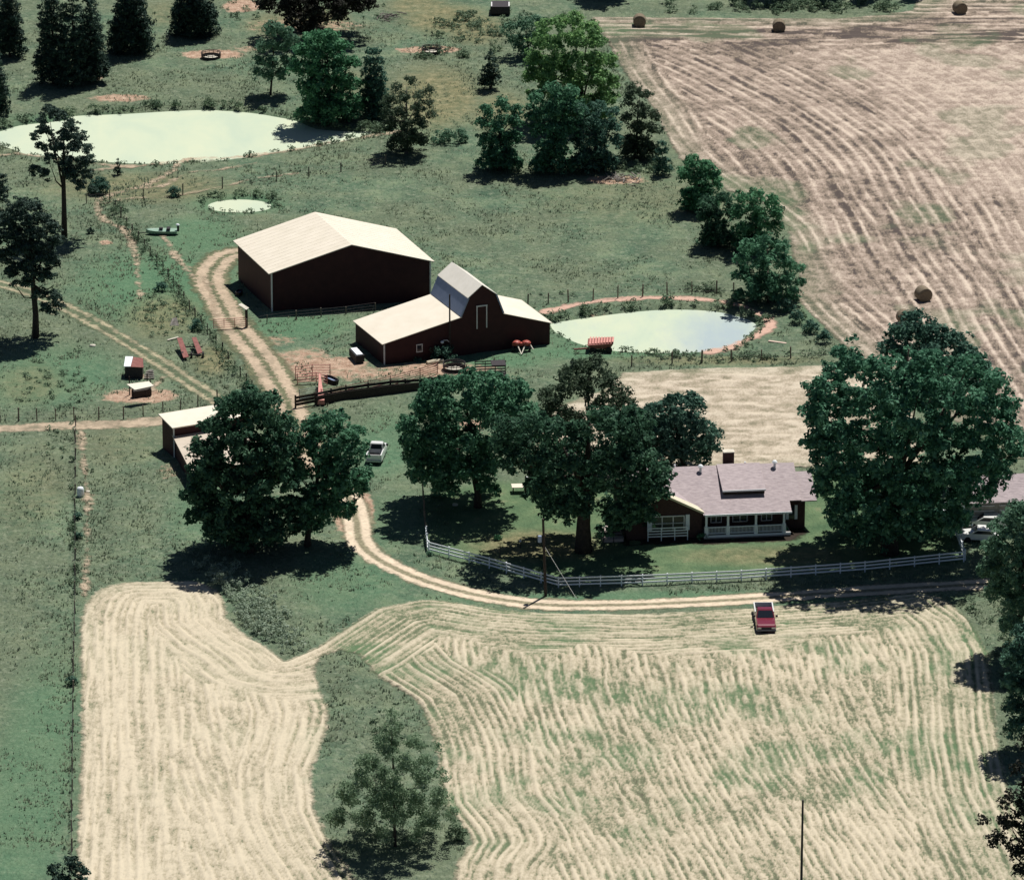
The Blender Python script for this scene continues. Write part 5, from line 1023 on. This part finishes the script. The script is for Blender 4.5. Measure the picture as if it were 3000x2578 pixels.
b0 = D(1053, 1110); t_ = thing('lawn_ornament', 'white ball topped post on the brown lawn patch', 'post', b0); m = MB(); m.tube([(b0[0], b0[1], 0), (b0[0], b0[1], .75)], .035, 6); m.build('post', mDark, t_); m = MB(); m.blob((b0[0], b0[1], .85), (.13, .13, .13), 1, 0, 10); m.build('ball', mWhite, t_)
b0 = P(2818, 1590); t_ = thing('yard_light', 'thin lamp post with a curved arm beside the garage', 'street lamp', b0); m = MB(); m.tube([(b0[0], b0[1], 0), (b0[0], b0[1], 3.2)], .05, 6); m.build('pole', mTrim, t_); m = MB(); m.tube([(b0[0], b0[1], 2.2), (b0[0]+.5, b0[1], 2.35), (b0[0]+.95, b0[1], 2.1)], .03, 5); m.build('arm', mTrim, t_); m = MB(); m.lathe((b0[0]+.98, b0[1], 1.95), [(.02, .12), (.14, .05), (.1, -.08), (.01, -.1)], 10); m.build('lamp_head', mWhite, t_)
# white table and dark barrel cooker in the yard
c = P(1521, 1443); t_ = thing('garden_table', 'flat white table beside the dark burn barrels in the back yard', 'table', c); m = MB(); m.slab([(c[0]-.75, c[1]-.5, .75), (c[0]+.75, c[1]-.45, .75), (c[0]+.7, c[1]+.75, .75), (c[0]-.85, c[1]+.7, .75)], .05); m.build('table_top', mRoofW, t_)
for dx, dy in ((-.6, -.35), (.6, -.3), (.55, .6), (-.65, .55)):
    m = MB(); m.bar((c[0]+dx, c[1]+dy, 0), (c[0]+dx, c[1]+dy, .7), .07); m.build('leg', mWoodD, t_)
c = P(1548, 1445); t_ = thing('well_house', 'narrow dark well cabinet with white caps beside the white table', 'cabinet', c); m = MB(); m.box((c[0], c[1], .85), (.75, .7, 1.7)); m.build('cabinet', mWoodD, t_); m = MB(); m.blob((c[0]-.2, c[1], 1.78), (.16, .16, .12), 1, 0, 8); m.blob((c[0]+.22, c[1], 1.8), (.16, .16, .14), 2, 0, 8); m.build('cap', mWhite, t_)
# bales
def bale(label, px, py, W_=1.5, R_=.85, ang=0.0, face=True):
    c = D(px, py); t_ = thing('round_bale', label, 'hay bale', c, 'round hay bales left on the far hayfield'); co, si = math.cos(ang), math.sin(ang); n_ = 26; m = MB(); rr = random.Random(px)
    prof_ = [(-W_/2, 0), (-W_/2, .5), (-W_/2, .93), (-W_/2+.06, 1), (-W_*.25, 1.01), (0, 1), (W_*.25, 1.01), (W_/2-.06, 1), (W_/2, .93), (W_/2, .5), (W_/2, 0)]; vs = []
    for u_, r_2 in prof_:
        for k in range(n_):
            a = 6.2832*k/n_; r3 = r_2*R_*(1+rr.uniform(-.015, .015)); y_, z_ = r3*math.cos(a), max(-R_*.93, r3*math.sin(a))+R_*.93; vs.append((c[0]+y_*co-u_*si, c[1]+y_*si+u_*co, z_))
    m.add(vs, [((i)*n_+k, i*n_+(k+1) % n_, (i+1)*n_+(k+1) % n_, (i+1)*n_+k) for i in range(len(prof_)-1) for k in range(n_)]); m.build('bale', mBale, t_, True)
bale('round bale nearest the top left corner of the far hayfield', 1294, 54); bale('dark round bale alone in the middle of the top edge', 1576, 65); bale('pale topped round bale at the top right corner', 1942, 28, ang=.3)
bale('round bale on the hayfield above the giant oak', 1868, 608, ang=.35); bale('round bale whose base is hidden behind the top of the hackberry', 1830, 656, ang=.2)
# plank, stones, tank, debris
a, b_ = D(1555, 692), D(1591, 697); t_ = thing('plank', 'long pale plank lying in the grass right of the barn pond', 'plank', a); m = MB(); m.bar((a[0], a[1], .12), (b_[0], b_[1], .12), .32, .1); m.build('board', gmat('pink_plank', (.55, .42, .34), (.68, .54, .44), 3, .8), t_)
c = D(163, 1004); t_ = thing('water_tank', 'white upright plastic barrel beside the left wire fence', 'barrel', c); m = MB(); m.lathe((c[0], c[1], 0), [(.02, 0), (.34, 0), (.37, .3), (.37, .8), (.3, 1.0), (.02, 1.08)], 14); m.build('barrel', mWhite, t_, True)
for px_, py, s_, lb in ((187, 702, .35, 'small white stone in the grass below the broad pine'), (178, 996, .22, 'small pale stone right of the white barrel'), (818, 870, .55, 'tan boulder at the left edge of the yard maple'), (1050, 1032, .0, ''), (1035, 850, 0, ''), (921, 1023, .3, 'white stone in the grass under the yard maple')):
    if s_: c = D(px_, py); t_ = thing('stone', lb, 'stone', c); m = MB(); m.blob((c[0], c[1], s_*.35), (s_*1.1, s_, s_*.6), px_, .3, 10); m.build('rock', mStone, t_, True)
c = D(350, 690); t_ = thing('scrap_board', 'pale board lying in the weeds left of the pipe gate', 'board', c); m = MB(); m.bar((c[0]-.6, c[1]-.3, .2), (c[0]+.6, c[1]+.5, .3), .22, .06); m.build('board', mStone, t_)
c = D(352, 660); t_ = thing('scrap_sheet', 'tilted dark sheet propped in the weeds beside the brushy fence', 'scrap metal', c); m = MB(); m.slab([(c[0]-.5, c[1]-.4, .1), (c[0]+.6, c[1]-.2, .15), (c[0]+.3, c[1]+.5, .9), (c[0]-.2, c[1]+.5, .8)], .05); m.build('sheet', mDebris, t_)
c = D(1255, 366); t_ = thing('burn_pile', 'heap of burnt branches and scrap on red dirt below the tree clump', 'brush pile', c); m = MB(); rr = random.Random(3)
for k in range(46):
    x_, y_ = rr.gauss(0, 1.1), rr.gauss(0, 1.2); a = rr.uniform(0, 6.28); L_ = rr.uniform(.4, 1.3); z_ = rr.uniform(.05, .55)
    m.tube([(c[0]+x_-math.cos(a)*L_/2, c[1]+y_-math.sin(a)*L_/2, z_), (c[0]+x_+math.cos(a)*L_/2, c[1]+y_+math.sin(a)*L_/2, z_+rr.uniform(-.05, .4))], rr.uniform(.03, .08), 5)
m.build('branch', mDebris, t_)
c = D(1012, 30); t_ = thing('old_trailer', 'low dark boxy trailer at the top edge between the bushes', 'trailer', c); m = MB(); m.hexa([(c[0]-1.35, c[1]-1, .35), (c[0]+1.35, c[1]-1, .35), (c[0]+1.35, c[1]+2, .35), (c[0]-1.35, c[1]+2, .35)], [(c[0]-1.3, c[1]-1, 1.35), (c[0]+1.3, c[1]-1, 1.35), (c[0]+1.2, c[1]+2, 1.35), (c[0]-1.2, c[1]+2, 1.35)]); m.build('body', mDark, t_)
for dx in (-1.15, 1.2):
    m = MB(); m.bar((c[0]+dx, c[1]-.9, 1.38), (c[0]+dx, c[1]+.8, 1.5), .15, .08); m.build('rack', mTrim, t_)
for dx in (-1.2, 1.2):
    m = MB(); m.tube([(c[0]+dx-.1, c[1], .33), (c[0]+dx+.1, c[1], .33)], .33, 12); m.build('wheel', mBlack, t_)
c = D(1140, 60); c = D(787, 25+14); t_ = thing('brush_pile', 'dark heap of dead branches on the bare ground at the top edge', 'brush pile', c); m = MB()
for k in range(26):
    x_, y_ = rr.gauss(0, .9), rr.gauss(0, .7); a = rr.uniform(0, 6.28); L_ = rr.uniform(.6, 1.8); z_ = rr.uniform(.05, .5); m.tube([(c[0]+x_-math.cos(a)*L_/2, c[1]+y_-math.sin(a)*L_/2, z_), (c[0]+x_+math.cos(a)*L_/2, c[1]+y_+math.sin(a)*L_/2, z_+.2)], rr.uniform(.03, .09), 5)
m.build('branch', mBarkG, t_)

# ------------------------------------------------------------------ vehicles
def pickup(name, label, c, ang, body, side, L_=5.4, W_=1.95, front=True):
    t_ = thing(name, label, 'pickup truck', c); co, si = math.cos(ang), math.sin(ang); hw = W_/2; hl = L_/2
    def lp(x, y, z): return (c[0]+x*co-y*si, c[1]+x*si+y*co, z)
    def loft(m, secs):    # secs: (y, halfwidth, z0, z1, taper)
        vs = []
        for y, w_, z0, z1, tp in secs: vs += [lp(-w_, y, z0), lp(-w_, y, (z0+z1)/2+.08), lp(-w_*tp, y, z1), lp(w_*tp, y, z1), lp(w_, y, (z0+z1)/2+.08), lp(w_, y, z0)]
        n_ = len(secs); return m.add(vs, [(i*6+k, (i+1)*6+k, (i+1)*6+(k+1) % 6, i*6+(k+1) % 6) for i in range(n_-1) for k in range(6)]+[tuple(range(6)), tuple((n_-1)*6+k for k in range(5, -1, -1))])
    m = MB(); loft(m, [(-.35, hw, .38, 1.08, .93), (hl-1.75, hw, .38, 1.08, .93), (hl-1.2, hw, .38, 1.06, .90), (hl-.35, hw*.97, .38, 1.0, .88), (hl-.12, hw*.93, .42, .93, .86), (hl, hw*.88, .45, .82, .84)]); m.build('body', body, t_)
    bed = MB()
    for s_ in (-1, 1): bed.hexa([lp(s_*hw, -hl, .45), lp(s_*(hw-.14), -hl, .45), lp(s_*(hw-.14), -.36, .45), lp(s_*hw, -.36, .45)], [lp(s_*(hw-.04), -hl, 1.18), lp(s_*(hw-.16), -hl, 1.18), lp(s_*(hw-.16), -.36, 1.18), lp(s_*(hw-.04), -.36, 1.18)])
    bo = bed.build('bed_side', side, t_)
    m = MB(); m.hexa([lp(-hw+.15, -hl+.1, .6), lp(hw-.15, -hl+.1, .6), lp(hw-.15, -.37, .6), lp(-hw+.15, -.37, .6)], [lp(-hw+.15, -hl+.1, .68), lp(hw-.15, -hl+.1, .68), lp(hw-.15, -.37, .68), lp(-hw+.15, -.37, .68)]); m.build('bed_floor', mBlack, t_)
    m = MB(); m.hexa([lp(-hw+.15, -hl, .5), lp(hw-.15, -hl, .5), lp(hw-.15, -hl+.08, .5), lp(-hw+.15, -hl+.08, .5)], [lp(-hw+.15, -hl, 1.17), lp(hw-.15, -hl, 1.17), lp(hw-.15, -hl+.08, 1.17), lp(-hw+.15, -hl+.08, 1.17)]); m.build('tailgate', side, t_)
    cb = [(-.36, 1.07), (1.15, 1.07)]; ct = [(-.28, 1.72), (.52, 1.72)]; w0, w1 = hw*.92, hw*.76
    A = [lp(-w0, -.36, 1.07), lp(w0, -.36, 1.07), lp(w0, 1.15, 1.07), lp(-w0, 1.15, 1.07)]; T = [lp(-w1, -.24, 1.68), lp(w1, -.24, 1.68), lp(w1, .52, 1.68), lp(-w1, .52, 1.68)]
    T2 = [lp(-w1*.9, -.16, 1.76), lp(w1*.9, -.16, 1.76), lp(w1*.9, .42, 1.76), lp(-w1*.9, .42, 1.76)]
    m = MB(); m.hexa(A, T); m.hexa(T, T2); m.build('cab', body, t_)
    def pane(nm, q, off, s_=.1):
        q = [v3(x) for x in q]; cc = sum(q)/4; nn = np.cross(q[1]-q[0], q[3]-q[0]); nn /= np.linalg.norm(nn); q = [cc+(x-cc)*(1-s_)+nn*off for x in q]
        m = MB(); m.add([tuple(x) for x in q]+[tuple(x-nn*.02) for x in q], [(0, 1, 2, 3), (7, 6, 5, 4)]); m.build(nm, mGlass, t_)
    pane('windshield', [A[2], A[3], T[3], T[2]], .012); pane('rear_window', [A[0], A[1], T[1], T[0]], .012, .2)
    pane('side_window', [A[1], A[2], T[2], T[1]], .012, .22); pane('side_window', [A[3], A[0], T[0], T[3]], .012, .22)
    m = MB(); m.hexa([lp(-hw*.95, hl-.05, .42), lp(hw*.95, hl-.05, .42), lp(hw*.95, hl+.14, .45), lp(-hw*.95, hl+.14, .45)], [lp(-hw*.95, hl-.05, .6), lp(hw*.95, hl-.05, .6), lp(hw*.95, hl+.12, .58), lp(-hw*.95, hl+.12, .58)]); m.build('front_bumper', mSteel, t_)
    m = MB(); m.hexa([lp(-hw*.5, hl-.02, .62), lp(hw*.5, hl-.02, .62), lp(hw*.5, hl+.03, .62), lp(-hw*.5, hl+.03, .62)], [lp(-hw*.5, hl-.02, .8), lp(hw*.5, hl-.02, .8), lp(hw*.5, hl+.02, .8), lp(-hw*.5, hl+.02, .8)]); m.build('grille', mDark, t_)
    for s_ in (-1, 1): m = MB(); m.box(lp(s_*hw*.68, hl+.0, .72), (.34, .08, .16), ang); m.build('headlight', mChrome, t_)
    m = MB(); m.box(lp(0, -hl-.08, .5), (W_*.9, .14, .16), ang); m.build('rear_bumper', mChrome, t_)
    for s_ in (-1, 1): m = MB(); m.box(lp(s_*(hw+.12), .95, 1.2), (.24, .1, .2), ang); m.build('mirror', mDark, t_)
    for s_ in (-1, 1):
        for y in (-hl+1.1, hl-.95):
            m = MB(); m.tube([lp(s_*(hw-.24), y, .38), lp(s_*(hw-.02), y, .38)], .38, 18); wh = m.build('wheel', mBlack, t_); m = MB(); m.tube([lp(s_*(hw-.03), y, .38), lp(s_*(hw+.0), y, .38)], .2, 12); m.build('rim', mChrome, wh)
    return t_
c = P(2240, 1827); pickup('pickup_truck', 'dark red pickup with pale bed sides parked facing out on the front hayfield', c, math.pi+.02, mRedPaint, mWhitePaint, 5.9, 2.02)
c = P(1104, 1341); pickup('pickup_truck', 'white pickup parked on the grass left of the yard maple', c, -.12, mWhitePaint, mWhitePaint, 4.8, 1.75)
def car(label, c, ang, body):
    t_ = thing('parked_car', label, 'car', c); co, si = math.cos(ang), math.sin(ang)
    def lp(x, y, z): return (c[0]+x*co-y*si, c[1]+x*si+y*co, z)
    prof_ = [(-2.2, .35), (-2.25, .8), (-1.9, .92), (-1.45, .98), (-.9, 1.4), (.45, 1.42), (1.2, .98), (2.05, .85), (2.25, .6), (2.2, .35)]
    m = MB(); m.prism([lp(-.85, y, z) for y, z in prof_], (1.7*co, 1.7*si, 0)); m.build('body', body, t_)
    for s_ in (-.862, .852):
        m = MB(); m.prism([lp(s_, -1.25, 1.0), lp(s_, -.85, 1.33), lp(s_, .4, 1.35), lp(s_, .98, 1.0)], (.012*co, .012*si, 0)); m.build('side_window', mGlass, t_)
    m = MB(); m.poly([lp(-.72, .5, 1.42), lp(.72, .5, 1.42), lp(.78, 1.14, 1.04), lp(-.78, 1.14, 1.04)]); m.build('windshield', mGlass, t_)
    for s_ in (-.78, .78):
        for y in (-1.4, 1.4): m = MB(); m.tube([lp(s_-.1, y, .32), lp(s_+.1, y, .32)], .32, 14); m.build('wheel', mBlack, t_)
car('white car parked closest to the garage door at the right edge', P(2895, 1545), 1.45, mWhitePaint)
car('white car parked in the shade in front of the other white car', P(2876, 1583), 1.45, mWhitePaint)
